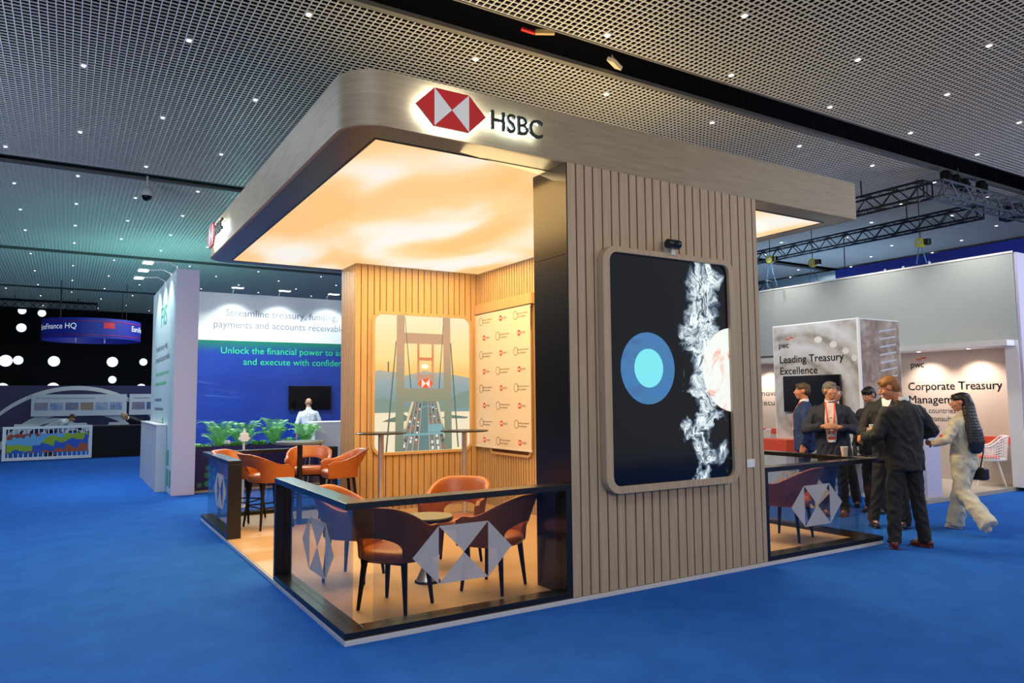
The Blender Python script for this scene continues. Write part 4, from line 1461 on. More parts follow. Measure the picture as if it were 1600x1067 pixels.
truss('black truss running back over the right stand, the nearer one', (10.85, 1.9, 4.98), (10.85, 12.0, 4.98), .27)
truss('black truss running back over the right stand, the farther one', (13.2, 2.2, 4.98), (13.2, 14.0, 4.98), .25)
truss('silver edged truss crossing the dark slot at upper right', (11.0, 1.86, 5.0), (17.5, 1.86, 5.0), .27, mt=mat('grey truss tube', (.16, .18, .21), .3, .6))
truss('black truss hanging far right below the ceiling slot', (14.5, 2.4, 5.12), (14.5, -3.0, 5.12), .25)
truss('black truss far away over the dark back of the hall', (-6.0, 27.5, 5.1), (-.7, 27.5, 5.1), .30)
truss('black truss far behind the canopy, low over the hall', (15.5, 9.0, 4.6), (15.5, 18.0, 4.6), .3)
for dx, dy, dz, lb in ((0, 0, .0, 'second from the left'), (.4, .05, .0, 'third from the left'), (.8, -.05, .0, 'rightmost'), (-.4, -.05, .0, 'leftmost')):
    x, y, z = 11.7 + dx, 1.86 + dy, 5.30
    q = thing('moving_head', 'black moving light clamped on the silver edged truss, ' + lb, 'lamp', (x, y, z), 'moving lights on the silver edged truss')
    MB().cyl((x - .02, y, z), (x + .03, y + .04, z + .17), .085, n=16).build('lamp_body', 'black_m', q, 40, bevel=.01)
    MB().box(x - .12, x - .10, y - .04, y + .04, z - .02, z + .14).box(x + .10, x + .12, y - .04, y + .04, z - .02, z + .14).box(x - .12, x + .12, y - .04, y + .04, z - .03, z - .01).build('yoke', 'black_m', q)
for x, y, z, lb in ((11.6, 5.81, 4.63, 'yellow chain hoist hanging nearest the screen wall'), (11.6, 4.74, 4.38, 'yellow chain hoist second from the screen wall'), (11.6, 2.49, 4.38, 'yellow chain hoist hanging alone to the right')):
    T = thing('chain_hoist', lb, 'hoist', (x, y, z), 'chain hoists over the grey wall')
    MB().cyl((x - .05, y, z), (x + .07, y, z), .085, n=20).build('hoist_body', 'hoist', T, 40, bevel=.01)
    MB().cyl((x - .058, y, z), (x - .05, y, z), .045, n=20).build('cover', mat('pale cap', (.5, .55, .4), .4), T, 40)
    MB().box(x - .04, x + .06, y - .17, y - .08, z - .06, z + .05).build('motor', 'black', T, bevel=.008)
    MB().tube([(x, y, z + .08), (x, y, z + .18), (x, y, 5.6)], .008, 6).build('chain', 'truss', T)
    for s_ in (-.09, .09):
        MB().tube([(x, y + s_ * .3, z - .08), (x, y + s_, z - .38), (x + .05, y + s_ * 1.4, 4.03)], .010, 6).build('sling', mat('blue sling', (.06, .22, .42), .5), T)

# ================================================================== FAR END OF THE HALL, LEFT
T = thing('far_screen_wall', 'dark purple wall with sweeping white curves at the far end', 'wall', (-2, 23.4, 0))
MB().box(-8, 6, 23.4, 23.6, 0, 2.16).build('purple_panel', 'purple', T)
g = MB()
for (cx, cz, r_, w_) in ((-1.3, -.9, 3.05, .05), (-1.25, -1.1, 2.55, .13), (-1.3, -1.0, 1.9, .16), (-1.9, .05, 1.05, .12)):
    a = [(cx - r_ * math.cos(i * PI / 40), cz + r_ * math.sin(i * PI / 40)) for i in range(41)]
    b = [(cx - (r_ - w_) * math.cos(i * PI / 40), cz + (r_ - w_) * .97 * math.sin(i * PI / 40)) for i in range(41)]
    for i in range(40):
        q = [a[i], a[i + 1], b[i + 1], b[i]]
        if min(p[1] for p in q) < .02:
            continue
        g.add([(p[0], 23.396, p[1]) for p in q], [(0, 1, 2, 3)])
g.build('curve_print', 'grey_w', T)
for x0, x1, lb, ph in ((-2.56, .16, 'long white photo board with six city pictures on the purple wall', 6), (.24, 2.6, 'white photo board right of the long one, cut by the wing wall', 5)):
    T = thing('photo_board', lb, 'board', (x0, 23.3, 1.15))
    MB().box(x0, x1, 23.28, 23.33, 1.16, 1.87).build('panel', 'pgrey', T)
    w_ = (x1 - x0 - .16) / ph
    for i in range(ph):
        m = noisy('city photo', random.choice(((.05, .14, .4), (.10, .2, .45), (.2, .16, .14))), random.choice(((.35, .22, .15), (.1, .08, .06), (.4, .45, .5))), 3 + i, .4)
        MB().box(x0 + .09 + i * w_, x0 + .06 + (i + 1) * w_ - .03, 23.272, 23.28, 1.36, 1.60).build('photograph', m, T)
    L = MB()
    text_mb("The world's leading treasury and finance events" if x0 < 0 else 'Customers by EuroFinance', (x0 + .12, 23.279, 1.72), X, Z, .055, 1.65 if x0 < 0 else 1.2, .001, mb=L)
    L.build('lettering', 'txt', T)
    MB().box(x0 + .3, x0 + .34, 23.33, 23.4, 1.4, 1.44).build('wall_fixing', 'edge', T)
T = thing('bench_counter', 'long black counter in front of the far photo boards', 'counter', (-.2, 19.9, 0))
MB().box(-.93, 2.4, 19.7, 20.1, 0, .90).build('front_panel', 'black_m', T)
MB().box(-6, 2.4, 20.1, 20.6, .86, .92).build('worktop', mat('dark worktop', (.03, .03, .04), .4), T)
MB().box(-6, -5.9, 20.1, 20.6, 0, .86).build('side_panel', 'black_m', T)
for x, lb in ((-2.6, 'leftmost'), (-1.3, 'middle'), (-.25, 'rightmost')):
    T = thing('table_monitor', 'flat grey device on the far worktop behind the fence, %s' % lb, 'device', (x, 20.35, .92), 'flat devices on the far worktop')
    MB().box(x - .26, x + .26, 20.25, 20.5, .92, .925).build('tray', 'edge', T)
    MB().box(x - .24, x + .24, 20.28, 20.32, .925, 1.0).build('panel', 'pgrey', T)

# white fence with the colourful map
T = thing('map_fence', 'white slatted fence panel carrying a colourful mosaic map', 'fence', (-2, 19.6, 0))
fx0, fx1 = -3.06, -.93
MB().frame([(fx0, 0.02), (fx1, .02), (fx1, .95), (fx0, .95)], [(fx0 + .08, .10), (fx1 - .08, .10), (fx1 - .08, .88), (fx0 + .08, .88)], .06, (0, 19.63, 0), X, Z).build('frame', mat('fence white', (.80, .86, .87), .5), T)
g = MB()
n = 17
for i in range(n):
    x = fx0 + .14 + i * (fx1 - fx0 - .28) / (n - 1)
    g.box(x - .012, x + .012, 19.59, 19.61, .10, .88)
g.build('slats', mat('fence slat', (.80, .86, .87), .5), T)
mm = mat('mosaic map', (.5, .5, .5), .5)
t = NT(mm)
v = t.coord((1, 1, 1))
vo = t.n('ShaderNodeTexVoronoi')
vo.inputs['Scale'].default_value = 7.0
t.l(v, vo.inputs['Vector'])
sp = t.n('ShaderNodeSeparateXYZ')
t.l(vo.outputs['Position'], sp.inputs[0])
# band index runs across the diagonal of the panel
bd = t.math('ADD', t.math('MULTIPLY', t.math('SUBTRACT', sp.outputs[2], .5), 1.0), t.math('MULTIPLY', t.math('ADD', sp.outputs[0], .1), -.24))
wv = t.math('ADD', bd, t.math('MULTIPLY', t.math('SUBTRACT', t.noise(vo.outputs['Position'], 1.3, 2), .5), .22))
t.l(t.ramp(t.math('ADD', wv, .5), [(0, (.45, .10, .04)), (.22, (.015, .10, .55)), (.40, (.30, .48, .02)), (.55, (.12, .42, .75)), (.76, (.30, .05, .03)), (.86, (.04, .02, .16)), (.93, (.50, .50, .26))], 'CONSTANT'), t.b.inputs['Base Color'])
MB().box(fx0 + .10, fx1 - .10, 19.565, 19.575, .22, .74).build('map_print', mm, T)

# hanging ring sign
RC = Vector((-.91, 24.0, 0))
RR = 1.48
T = thing('hanging_ring_sign', 'round blue banner ring lettered EuroFinance hanging in the dark hall', 'sign', (RC.x, RC.y, 3.7))
g = MB()
n = 72
vs, fs = [], []
for i in range(n):
    a = 2 * PI * i / n
    for r_ in (RR, RR - .03):
        for z in (3.70, 4.36):
            vs.append((RC.x + r_ * math.sin(a), RC.y - r_ * math.cos(a), z))
for i in range(n):
    j = (i + 1) % n
    b, c = 4 * i, 4 * j
    fs += [(b, c, c + 1, b + 1), (b + 2, b + 3, c + 3, c + 2), (b + 1, c + 1, c + 3, b + 3), (b, b + 2, c + 2, c)]
g.add(vs, fs)
g.build('ring_banner', mat('royal blue banner', (.012, .022, .26), .5, emit=(.012, .022, .26), strength=.25), T, 40)  # faint glow put into the cloth colour to lift it from the dark


def ring_warp(a0):
    def w(x, y, d):
        a = a0 + x / RR
        return (RC.x + (RR + .006) * math.sin(a), RC.y - (RR + .006) * math.cos(a), 4.0 + y)
    return w


L = MB()
for k in range(3):
    text_mb('EuroFinance HQ', (0, 0, 0), X, Z, .19, 1.62, .001, mb=L, warp=ring_warp(math.radians(-82 + 132 * k)))
L.build('lettering', 'txtw', T)
g = MB()
for z in (3.80, 4.25):
    g.tube([(RC.x + (RR + .004) * math.sin(a), RC.y - (RR + .004) * math.cos(a), z) for a in [math.radians(-85 + 3 * i) for i in range(58)]], .010, 4)
g.build('red_lines', 'red', T)
g = MB()
a0, a1 = math.radians(11), math.radians(24)
g.add([(RC.x + (RR + .008) * math.sin(a), RC.y - (RR + .008) * math.cos(a), z) for z in (4.03, 4.22) for a in (a0, (a0 + a1) / 2, a1)], [(0, 1, 4, 3), (1, 2, 5, 4)])
g.build('red_plate', mat('red plate', (.5, .02, .03), .5, emit=(.5, .02, .03), strength=.3), T)  # plate is no lamp; slight red glow added for brightness
for a in (40, 140, 220, 320):
    x, y = RC.x + RR * math.sin(math.radians(a)), RC.y - RR * math.cos(math.radians(a))
    MB().cyl((x, y, 4.36), (x, y, HC + .05), .01).build('hanger', 'truss', T)
for a in (-22, 14):
    x, y = RC.x + RR * .9 * math.sin(math.radians(a)), RC.y - RR * .9 * math.cos(math.radians(a))
    MB().cyl((x, y, 3.55), (x, y, 3.8), .02).build('lamp_tube', 'white', T)

# round lights on the black back wall
DISC = [(-3.3, 5.45, .15, 'top row, left one'), (-2.6, 5.38, .15, 'top row, right one'), (-3.3, 4.73, .18, 'alone left of the ring sign'),
        (-3.79, 3.34, .24, 'middle row, first from the left'), (-3.36, 3.37, .18, 'middle row, second from the left'), (-2.10, 3.35, .22, 'middle row, third from the left'),
        (.08, 3.36, .22, 'middle row, fourth from the left'), (1.30, 3.38, .16, 'middle row, last on the right'), (.10, 2.58, .16, 'greenish, below the ring sign'),
        (-3.85, 2.2, .22, 'lowest row, far left'), (-2.09, 2.2, .24, 'lowest row, in the middle'), (1.25, 2.2, .20, 'lowest row, at right')]
for x, z, r_, lb in DISC:
    T = thing('round_light', 'glowing round light on the black back wall, ' + lb, 'lamp', (x, 31.8, z), 'round lights on the back wall')
    MB().cyl((x, 31.8, z), (x, 31.72, z), r_ + .02, n=32).build('housing', 'black_m', T, 40)
    MB().cyl((x, 31.72, z), (x, 31.705, z), r_, n=32).build('lamp_face', 'disc', T, 40)

# ================================================================== PEOPLE
M['skin'] = mat('skin', (.56, .27, .17), .5)
M['skin_r'] = mat('ruddy skin', (.60, .25, .14), .5)
M['skin_d'] = mat('olive skin', (.50, .24, .14), .5)
M['lip'] = mat('lips', (.36, .10, .08), .5)
M['eye'] = mat('eye white', (.75, .73, .70), .3)
M['iris'] = mat('iris', (.03, .02, .015), .3)
M['shoe_b'] = mat('black shoe', (.01, .01, .01), .3)
M['shoe_r'] = mat('oxblood shoe', (.10, .015, .01), .35)
M['shoe_w'] = mat('pale trainers', (.60, .55, .48), .6)


def remesh(mb, voxel, iters=4, name='form'):
    o = bpy.data.objects.new(name, mb.data(name, 'white'))
    COL.objects.link(o)
    r = o.modifiers.new('r', 'REMESH')
    r.mode = 'VOXEL'
    r.voxel_size = voxel
    s_ = o.modifiers.new('s', 'SMOOTH')
    s_.factor = .5
    s_.iterations = iters
    dg = bpy.context.evaluated_depsgraph_get()
    me = bpy.data.meshes.new_from_object(o.evaluated_get(dg))
    old = o.data
    bpy.data.objects.remove(o)
    bpy.data.meshes.remove(old)
    out = MB()
    out.v = [tuple(v.co) for v in me.vertices]
    out.f = [tuple(p.vertices) for p in me.polygons]
    out.m = [0] * len(out.f)
    bpy.data.meshes.remove(me)
    return out


def crease(mb, amp, freq, seed):
    """soft folds of cloth along the surface"""
    from mathutils import noise
    o = Vector((seed * 3.1, seed * 1.7, seed))
    out = []
    bvh = None
    c = {}
    nr = [Vector() for _ in mb.v]
    V = [Vector(v) for v in mb.v]
    for f in mb.f:
        n = (V[f[1]] - V[f[0]]).cross(V[f[2]] - V[f[0]])
        for i in f:
            nr[i] += n
    for v, n in zip(V, nr):
        if n.length > 0:
            n.normalize()
        q = Vector((v.x * freq, v.y * freq, v.z * freq * .8 + v.x * freq * .6)) + o
        h = 1 - abs(noise.noise(q)) * 2
        out.append(tuple(v + n * amp * (h - .5)))
    mb.v = out
    return mb


def person(name_label, xy, face, h, fit, z=0.0, voxel=.008, seed=1):
    k = h / 1.75
    T = thing('person', name_label, 'person', (0, 0, 0))
    g = fit.get
    fem = g('fem', False)
    lean = math.radians(g('lean', 0))
    LR = Matrix.Rotation(-lean, 3, 'X')
    hip0 = Vector((0, 0, .93))

    def U(p):
        return hip0 + LR @ (Vector(p) - hip0)
    hy, hp, hr = [math.radians(q) for q in g('head', (0, 0, 0))]
    HM = Matrix.Rotation(hy, 3, 'Z') @ Matrix.Rotation(-hp, 3, 'X') @ Matrix.Rotation(hr, 3, 'Y')
    neck = Vector((0, -.012, 1.53)) + Vector(g('neckoff', (0, 0, 0)))

    def H(p):
        """head space: origin at the head's centre"""
        return U(neck + HM @ (Vector(p) + Vector((0, .018, .107))))
    HR = LR @ HM
    sw = .16 if fem else .178
    sho = {s_: U((s_ * sw, -.012, 1.39)) for s_ in (-1, 1)}
    hip = {s_: Vector((s_ * .088, 0, .93)) for s_ in (-1, 1)}
    arms = {-1: g('armL', ((-.27, -.03, 1.15), (-.27, .03, .88), (0, .1, -1), (1, 0, 0), .35)), 1: g('armR', ((.27, -.03, 1.15), (.27, .03, .88), (0, .1, -1), (-1, 0, 0), .35))}
    legs = {-1: g('legL', ((-.10, .02, .50), (-.11, -.02, .09), 0)), 1: g('legR', ((.10, .02, .50), (.11, -.02, .09), 0))}
    b = MB()
    # torso
    tr_ = [(.86, 0, 0, .14, .10), (.95, 0, 0, .145, .105), (1.08, 0, 0, .125, .09), (1.22, 0, 0, .138, .095), (1.34, 0, 0, .138, .092), (1.40, 0, -.01, .115, .07), (1.45, 0, -.012, .06, .052), (1.50, 0, -.012, .05, .05)]
    q = MB().loft(tr_)
    b.add([U(v) for v in q.v], q.f)
    b.cap(U((0, -.015, 1.46)), H((0, -.02, -.07)), .055 if not fem else .046, .053 if not fem else .044)
    # head
    r3 = HR
    b.sphere(H((0, -.012, .025)), (.074, .094, .086), 20, rot=r3)
    b.sphere(H((0, .028, -.025)), (.059, .066, .086), 20, rot=r3)
    b.sphere(H((0, .044, -.085)), (.040, .042, .032), 14, rot=r3)
    b.sphere(H((0, .010, -.062)), (.055, .06, .045), 14, rot=r3)
    b.cap(H((0, .094, .008)), H((0, .112, -.026)), .008, .0125, 10)
    b.sphere(H((0, .102, -.030)), (.017, .012, .009), 10, rot=r3)
    b.cap(H((-.034, .080, .030)), H((.034, .080, .030)), .0105, None, 8)
    b.sphere(H((0, .090, -.062)), (.022, .010, .008), 10, rot=r3)
    for s_ in (-1, 1):
        b.sphere(H((s_ * .077, -.008, -.006)), (.010, .021, .031), 10, rot=r3)
        b.sphere(H((s_ * .045, .058, -.03)), (.020, .022, .022), 10, rot=r3)
    # arms and hands
    for s_ in (-1, 1):
        el, wr, hd, pn, curl = arms[s_]
        el, wr = U(el), U(wr)
        hd = (LR @ Vector(hd)).normalized()
        pn = LR @ Vector(pn)
        pn = (pn - hd * pn.dot(hd)).normalized()
        sd = hd.cross(pn)
        b.cap(sho[s_], el, .043, .038, 12)
        b.cap(el, wr, .040, .027, 12)
        hs = .92 if fem else 1.0
        kn = []
        for i in range(4):
            off = (-.030 + .020 * i) * hs
            # index finger nearest the thumb: thumb side is +sd*side
            side = -s_ if sd.dot(Vector((-s_, 0, 0))) < 0 else s_
            base_ = wr + sd * off * .6 + hd * .02
            kn_ = wr + sd * off + hd * (.088 + (.006 if i in (1, 2) else 0)) * hs
            b.cap(base_, kn_, .015, .0115, 8)
            kn.append((kn_, off))
        lens = (.040, .045, .042, .033)
        for i, (p, off) in enumerate(kn):
            a0 = curl * .55
            p0 = p
            ang = a0
            for j, fl in enumerate((1, .72, .55)):
                d = (hd * math.cos(ang) + pn * math.sin(ang)).normalized()
                p1 = p0 + d * lens[i] * fl * hs
                b.cap(p0, p1, .0098 - .001 * j, .0090 - .001 * j, 8)
                p0 = p1
                ang += curl * .8
        tsd = g('thumb', {}).get(s_, -s_)
        tb = wr + hd * .028 + sd * tsd * .024 + pn * .006
        t1 = tb + (hd * .6 + sd * tsd * .7 + pn * .35).normalized() * .042
        t2 = t1 + (hd * .85 + sd * tsd * .15 + pn * (.2 + .5 * curl)).normalized() * .034
        b.cap(tb, t1, .014, .011, 8)
        b.cap(t1, t2, .011, .009, 8)
    # legs
    for s_ in (-1, 1):
        kn_, an, toe = legs[s_]
        kn_, an = Vector(kn_), Vector(an)
        b.cap(hip[s_], kn_, .078, .052, 12)
        b.cap(kn_, an, .05, .036, 12)
        b.cap(an, an + Vector((math.sin(math.radians(toe)) * .12, math.cos(math.radians(toe)) * .10, -.05)), .030, .022, 8)
    body = remesh(b, voxel, 3)
    sk = g('skin', 'skin')

    def put(name, mb, mts, parent=T, smooth=180):
        mb.v = [(x * k, y * k, zz * k) for x, y, zz in mb.v]
        return mb.build(name, mts, parent, smooth)
    put('body', body, sk)
    # face
    for s_ in (-1, 1):
        e = MB().sphere(H((s_ * .030, .080, .010)), .0115, 12)
        eo = put('eye', e, 'eye')
        put('iris', MB().sphere(H((s_ * .030, .0885, .010)), (.0055, .004, .0055), 10, rot=r3), 'iris', eo)
        put('eyebrow', MB().cap(H((s_ * .016, .0935, .030)), H((s_ * .046, .082, .033)), .0042, .003, 6), g('brow', mat('brow', (.06, .035, .02), .8)))
    put('mouth', MB().sphere(H((0, .0985, -.0625)), (.021, .004, .0045), 12, rot=r3), 'lip')
    # hair
    hm = g('hairm')
    if hm:
        hb = MB()
        hs = g('hair', 'short')
        if hs == 'bald':
            hb.sphere(H((0, -.040, .010)), (.077, .066, .040), 16, rot=r3)
        else:
            hb.sphere(H((0, -.012, .048)), (.080, .100, .074), 20, rot=r3)
            hb.sphere(H((0, -.052, .005)), (.077, .060, .085), 18, rot=r3)
            hb.sphere(H((0, .055, .082)), (.055, .035, .025), 12, rot=r3)
        if hs == 'long':
            hb.sphere(H((0, -.03, .045)), (.084, .098, .080), 20, rot=r3)
            pts = [H((0, -.06, .05)), H((0, -.09, -.05)), U((0.01, -.11, 1.42)), U((.015, -.14, 1.28)), U((.02, -.16, 1.14)), U((.02, -.16, 1.03))]
            rad = ((.082, .07), (.095, .065), (.115, .06), (.14, .06), (.155, .05), (.13, .03))
            for (p, q), (ra_, rb_) in zip(zip(pts, pts[1:]), zip(rad, rad[1:])):
                for i in range(4):
                    f = i / 4
                    hb.sphere(p.lerp(q, f), (ra_[0] + (rb_[0] - ra_[0]) * f, ra_[1] + (rb_[1] - ra_[1]) * f, .07), 14)
        hh = remesh(hb, .007, 2)
        put('hair', crease(hh, .0025, 22, seed), hm)
    # trousers
    tm = g('trousers')
    wide = g('wide', 0)
    pt = MB()
    pt.loft([(.78, 0, 0, .165, .115), (.88, 0, -.005, .178, .13), (.97, 0, 0, .168, .125), (1.03, 0, 0, .148, .115)])
    for s_ in (-1, 1):
        kn_, an, toe = legs[s_]
        kn_, an = Vector(kn_), Vector(an)
        hem = an + (kn_ - an).normalized() * -.035
        pt.cap(hip[s_] - Z * .02, kn_, .096 + wide * .2, .068 + wide * .6, 16)
        pt.cyl(kn_, hem, .068 + wide * .6, .062 + wide, 18)
        pt.sphere(kn_, .068 + wide * .6, 16)
    put('trousers', crease(remesh(pt, .010, 3), .012 + wide * .12, 13 if not wide else 9, seed + 2), tm)
    # shoes
    for s_ in (-1, 1):
        kn_, an, toe = legs[s_]
        an = Vector(an)
        pitch = math.radians(g('shoe_pitch', {}).get(s_, 0))
        SR = Matrix.Rotation(-math.radians(toe), 3, 'Z') @ Matrix.Rotation(-pitch, 3, 'X')
        sb = MB()
        P = lambda p: an + SR @ Vector(p)
        sb.sphere(P((0, -.035, -.045)), (.037, .05, .043), 14, rot=SR)
        sb.sphere(P((0, .075, -.058)), (.045, .085, .030), 14, rot=SR)
        sb.sphere(P((0, .03, -.035)), (.036, .06, .04), 14, rot=SR)
        sb.obox(Matrix.Translation(P((0, .04, -.083))) @ SR.to_4x4(), .075, .22, .014)
        put('shoe', remesh(sb, .007, 3), g('shoes', 'shoe_b'))
    # upper garment
    jm = g('jacket')
    jl = g('hem', .80)
    jb = MB()
    if fem:
        rings = [(jl, 0, 0, .175, .135), (jl + .10, 0, 0, .160, .125), (1.14, 0, 0, .150, .118), (1.24, 0, .005, .165, .13), (1.33, 0, 0, .178, .125), (1.41, 0, -.01, .165, .105), (1.46, 0, -.012, .09, .07), (1.49, 0, -.012, .058, .058)]
        ar = (.066, .062, .050)
    else:
        bl = g('belly', 0)
        rings = [(jl, 0, .0, .192, .142 + bl), (.92, 0, 0, .19, .14 + bl), (1.05, 0, .005, .182, .135 + bl), (1.2, 0, .0, .196, .14 + bl * .5), (1.33, 0, -.003, .21, .135), (1.395, 0, -.012, .185, .11), (1.435, 0, -.014, .135, .088), (1.462, 0, -.014, .09, .074), (1.495, 0, -.014, .064, .064)]
        ar = (.066, .060, .046)
        if g('bulk'):
            ar = tuple(q * g('bulk') for q in ar)
    q = MB().loft(rings)
    jb.add([U(v) for v in q.v], q.f)
    for s_ in (-1, 1):
        el, wr, hd, pn, curl = arms[s_]
        el, wr = U(el), U(wr)
        jb.cap(sho[s_] - Z * .020, el, ar[0], ar[1], 16)
        jb.cyl(el, el.lerp(wr, .93), ar[1], ar[2], 16)
        jb.sphere(el, ar[1], 14)
    J = crease(remesh(jb, .010, 7), g('fold', .012), 12, seed + 5)
    bv = BVHTree.FromPolygons([Vector(v) for v in J.v], J.f)
    put('jacket' if g('open') or not g('shirt_only') else 'shirt', J, jm)
    # collar round the neck
    cb = MB()
    n = 28
    c0 = U((0, -.014, 1.485))
    for zz, r_ in ((-.015, .066), (.02, .064), (.042, .061), (.042, .055), (-.01, .055)):
        for i in range(n):
            a = 2 * PI * i / n
            dip = .028 * max(math.sin(a), 0)
            cb.v.append(tuple(U((r_ * math.cos(a) * (.9 if fem else 1), -.010 + r_ * 1.02 * math.sin(a), 1.485 + zz - dip))))
    for i in range(4):
        for j in range(n):
            cb.f.append((i * n + j, i * n + (j + 1) % n, (i + 1) * n + (j + 1) % n, (i + 1) * n + j))
    cb.m = [0] * len(cb.f)
    put('collar', cb, g('collar', 'white'))

    def front(rows, off, mts, name, thick=.004):
        """cloth laid over the front of the jacket; rows of (z, x left, x right)"""
        pb = MB()
        nx = 8
        d = LR @ Vector((0, -1, 0))
        for zz, xl, xr in rows:
            for i in range(nx + 1):
                x = xl + (xr - xl) * i / nx
                o = U((x, .6, zz))
                hit = bv.ray_cast(o, d)
                p = hit[0] if hit[0] is not None else U((x, .13, zz))
                pb.v.append(tuple(p - d * off))
        for i in range(len(rows) - 1):
            for j in range(nx):
                a = i * (nx + 1) + j
                pb.f.append((a, a + 1, a + nx + 2, a + nx + 1))
        pb.m = [0] * len(pb.f)
        o = put(name, pb, mts)
        m_ = o.modifiers.new('thick', 'SOLIDIFY')
        m_.thickness = thick
        return o
    if g('open'):
        z0, z1, w0 = g('open')
        rows = []
        for i in range(15):
            f = i / 14
            zz = 1.475 + (z0 - 1.475) * f
            w_ = .055 + (w0 - .055) * min(f * 2.2, 1) if f < .55 else w0 + (z1 - w0) * ((f - .55) / .45)
            rows.append((zz, -w_, w_))
        front(rows, .004, g('shirt', 'white'), 'shirt_front')
    if g('lanyard'):
        zb = g('lanyard')
        for s_ in (-1, 1):
            rows = []
            for i in range(12):
                f = i / 11
                x = s_ * (.058 * (1 - f) + .022 * f)
                rows.append((1.48 + (zb - 1.48) * f, x - .009, x + .009))
            front(rows, .010, 'redo', 'lanyard')
        front([(zb + .01 - .012 * i, -.045, .045) for i in range(10)], .013, g('badgem', 'white'), 'badge')
    if g('extra'):
        g('extra')(put, H, U, LR, bv, front, hip0)
    ang = math.atan2(face[1], face[0]) - PI / 2
    T.location = (xy[0], xy[1], z)
    T.rotation_euler = (0, 0, ang)
    return T


suit = noisy('black suit cloth', (.012, .012, .014), (.020, .019, .020), 30, .75, .05)
navy = noisy('navy suit cloth', (.010, .013, .030), (.016, .019, .040), 30, .75, .05)
bluej = noisy('blue suit cloth', (.014, .035, .12), (.02, .045, .15), 30, .75, .05)
dkt = noisy('dark trousers', (.010, .010, .011), (.016, .016, .017), 30, .8, .05)
cream = noisy('cream suit cloth', (.58, .54, .40), (.66, .62, .48), 25, .7, .05)
pinks = noisy('pale pink shirt', (.66, .52, .52), (.72, .60, .60), 60, .7)
whites = noisy('white check shirt', (.62, .70, .74), (.78, .84, .86), 70, .7)
hair_g = noisy('ginger hair', (.22, .085, .02), (.34, .14, .035), 60, .6, stretch=(1, 1, .3))
hair_s = noisy('salt and pepper hair', (.10, .09, .075), (.22, .20, .17), 60, .6)
hair_b = noisy('black hair', (.006, .006, .007), (.014, .013, .013), 60, .45)
hair_br = noisy('brown hair', (.06, .035, .02), (.10, .06, .03), 60, .6)
hair_bl = noisy('blond hair', (.45, .34, .15), (.6, .48, .25), 60, .6)


def ext_navy(put, H, U, LR, bv, front, hip0):
    front([(1.035 - .012 * i, -.045, .045) for i in range(4)], .014, 'redo', 'badge_foot')


def ext_woman(put, H, U, LR, bv, front, hip0):
    b = put('shoulder_bag', MB().box(.18, .30, -.13, .05, .64, .80), 'black', smooth=None)
    b.modifiers.new('b', 'BEVEL').width = .02
    put('bag_strap', MB().tube([(.17, -.06, 1.46), (.225, -.10, 1.25), (.235, -.10, 1.0), (.24, -.05, .80)], .008, 6), 'black', b)


def ext_glasses(put, H, U, LR, bv, front, hip0):
    gm = MB()
    for s_ in (-1, 1):
        gm.tube([H((s_ * .032 + .024 * math.cos(a), .098, .008 + .018 * math.sin(a))) for a in [i * PI / 8 for i in range(16)]], .0028, 6, closed=True)
        gm.tube([H((s_ * .056, .095, .012)), H((s_ * .078, .01, .012))], .0025, 6)
    gm.tube([H((-.008, .10, .010)), H((.008, .10, .010))], .0025, 6)
    put('glasses', gm, 'white')


person('person with ginger hair in a black suit, back turned, standing at the railing corner', (6.08, -.25), (.40, .92), 1.83,
       dict(neckoff=(-.045, .04, -.005), jacket=suit, trousers=dkt, shoes='shoe_r', hairm=hair_g, skin='skin_r', head=(50, 20, 0), hem=.78, brow=hair_g,
            armL=((-.27, .02, 1.14), (-.27, .28, 1.10), (.1, 1, -.25), (.9, 0, -.2), .75), armR=((.33, .0, 1.16), (.20, .20, 1.10), (-.6, .8, .1), (-.5, -.4, -.4), .7),
            legL=((-.13, .0, .50), (-.18, -.03, .09), 28), legR=((.12, .0, .50), (.17, -.02, .09), -22), bulk=1.08, fold=.014), voxel=.007, seed=1)
person('person in a navy jacket with a red lanyard, hands clasped, facing the stand railing', (7.27, 1.45), (-.80, -.60), 1.80,
       dict(jacket=navy, trousers=dkt, shoes='shoe_r', hairm=hair_s, skin='skin_d', head=(34, 0, 0), hem=.76, open=(.98, .055, .075), shirt=pinks, collar=pinks, lanyard=1.06, badgem='white', belly=.015,
            armL=((-.31, .03, 1.12), (-.10, .22, 1.16), (1, .35, .1), (.1, -1, -.2), .7), armR=((.31, .03, 1.12), (.10, .23, 1.17), (-1, .35, .1), (-.1, -1, -.2), .7),
            legL=((-.11, .02, .50), (-.13, -.02, .09), 18), legR=((.11, .02, .50), (.13, -.02, .09), -18), bulk=1.08, extra=ext_navy), voxel=.007, seed=2)
person('person in cream suit with long black hair walking away past the lettered niche', (7.50, -.14), (.12, 1.0), 1.63,
       dict(fem=True, jacket=cream, trousers=cream, shoes='shoe_w', hairm=hair_b, hair='long', skin='skin_r', head=(38, 4, 0), hem=.92, wide=.045, collar=cream, brow=hair_b,
            armL=((-.27, .02, 1.17), (-.24, .24, 1.10), (.1, 1, .15), (1, 0, 0), .8), armR=((.25, -.04, 1.17), (.22, .12, 1.0), (.0, .9, -.3), (-1, 0, 0), .6),
            legL=((-.09, -.02, .50), (-.13, -.34, .16), 0), legR=((.09, .13, .51), (.10, .22, .09), 5), shoe_pitch={-1: -42}, fold=.016, extra=ext_woman), voxel=.007, seed=3)
wt = [o for o in bpy.data.objects if o.name.startswith('shoulder_bag')][0]
wp = wt.parent
wt.parent = None
wt.location, wt.rotation_euler = wp.location, wp.rotation_euler
tag(wt, 'small black shoulder bag hanging at the side of the person in cream', 'bag')
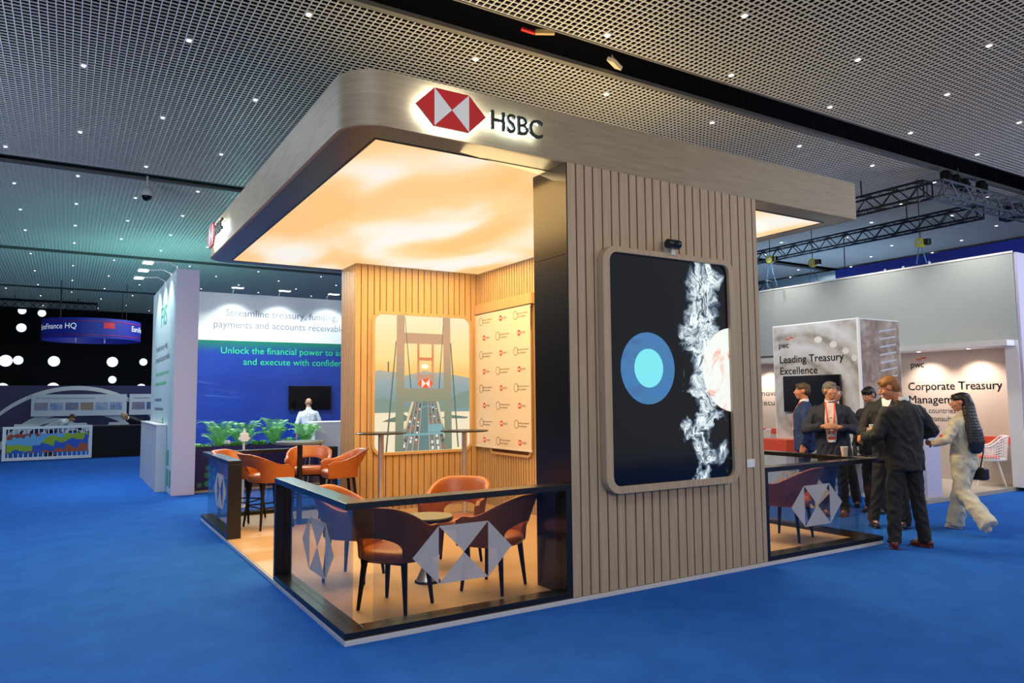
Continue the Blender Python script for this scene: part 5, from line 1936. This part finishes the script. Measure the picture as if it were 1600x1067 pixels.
person('tall person in black hidden behind the ginger haired one, holding a paper cup', (7.06, .50), (-.85, -.30), 1.87,
       dict(jacket=suit, trousers=dkt, shoes='shoe_b', hairm=hair_s, skin='skin_d', head=(10, 8, 0), hem=.76, open=(1.1, .06, .02), collar='white',
            armR=((.27, .10, 1.08), (.14, .33, 1.10), (-.1, 1, .2), (-1, 0, 0), .9), legL=((-.10, .02, .50), (-.12, -.02, .09), 15), legR=((.13, .04, .50), (.20, .06, .09), -30)), voxel=.010, seed=4)
paper_cup('white paper cup held by the tall person behind the ginger haired one', (6.585, .415, 1.165), .95)
person('dark haired person in black standing far behind the ginger haired one', (7.95, 1.28), (-.95, .1), 1.74,
       dict(jacket=suit, trousers=dkt, hairm=hair_b, skin='skin_d', head=(0, 22, 0), open=(1.1, .06, .02)), voxel=.011, seed=5)
person('short haired person in a blue suit seen in profile, left of the one in navy', (7.62, 2.13), (-.60, .80), 1.80,
       dict(jacket=bluej, trousers=bluej, hairm=hair_br, skin='skin_r', head=(5, 0, 0), open=(1.1, .06, .02), collar='white', lanyard=1.1, bulk=1.05), voxel=.009, seed=6)
person('person with glasses looking over the shoulder of the one in navy', (8.25, 2.05), (-.70, -.75), 1.76,
       dict(jacket=suit, trousers=dkt, hairm=hair_br, skin='skin_r', head=(20, 0, 0), open=(1.1, .06, .02), armL=((-.30, .10, 1.14), (-.36, .34, 1.14), (-.35, .9, 0), (.6, 0, -.5), .5),
            legL=((-.16, .12, .50), (-.20, .2, .09), 10), extra=ext_glasses), voxel=.010, seed=7)
person('bald person in a white shirt, back turned, facing the wall television', (3.20, 12.15), (.05, 1.0), 1.66,
       dict(jacket=whites, shirt_only=True, trousers=dkt, hairm=None, skin='skin', head=(0, 0, 0), hem=.86, collar=whites, bulk=1.0), voxel=.010, seed=8)
person('dark haired person in a white shirt bending over the far worktop by the fence', (-1.95, 21.0), (.9, -.45), 1.62,
       dict(jacket=whites, shirt_only=True, trousers=dkt, hairm=hair_br, skin='skin_d', lean=68, head=(0, -30, 0), armL=((-.20, .18, 1.2), (-.15, .40, 1.15), (0, 1, 0), (0, 0, -1), .3), armR=((.20, .18, 1.2), (.15, .40, 1.15), (0, 1, 0), (0, 0, -1), .3)), voxel=.014, seed=9)
person('blond person in a dark jacket bending over the far worktop by the wing wall', (.48, 21.05), (-.9, -.45), 1.64,
       dict(jacket=suit, fem=True, trousers=dkt, hairm=hair_bl, skin='skin', lean=66, head=(0, -20, 0)), voxel=.014, seed=10)

for o in bpy.data.objects:
    if '_o' in o:
        del o['_o']
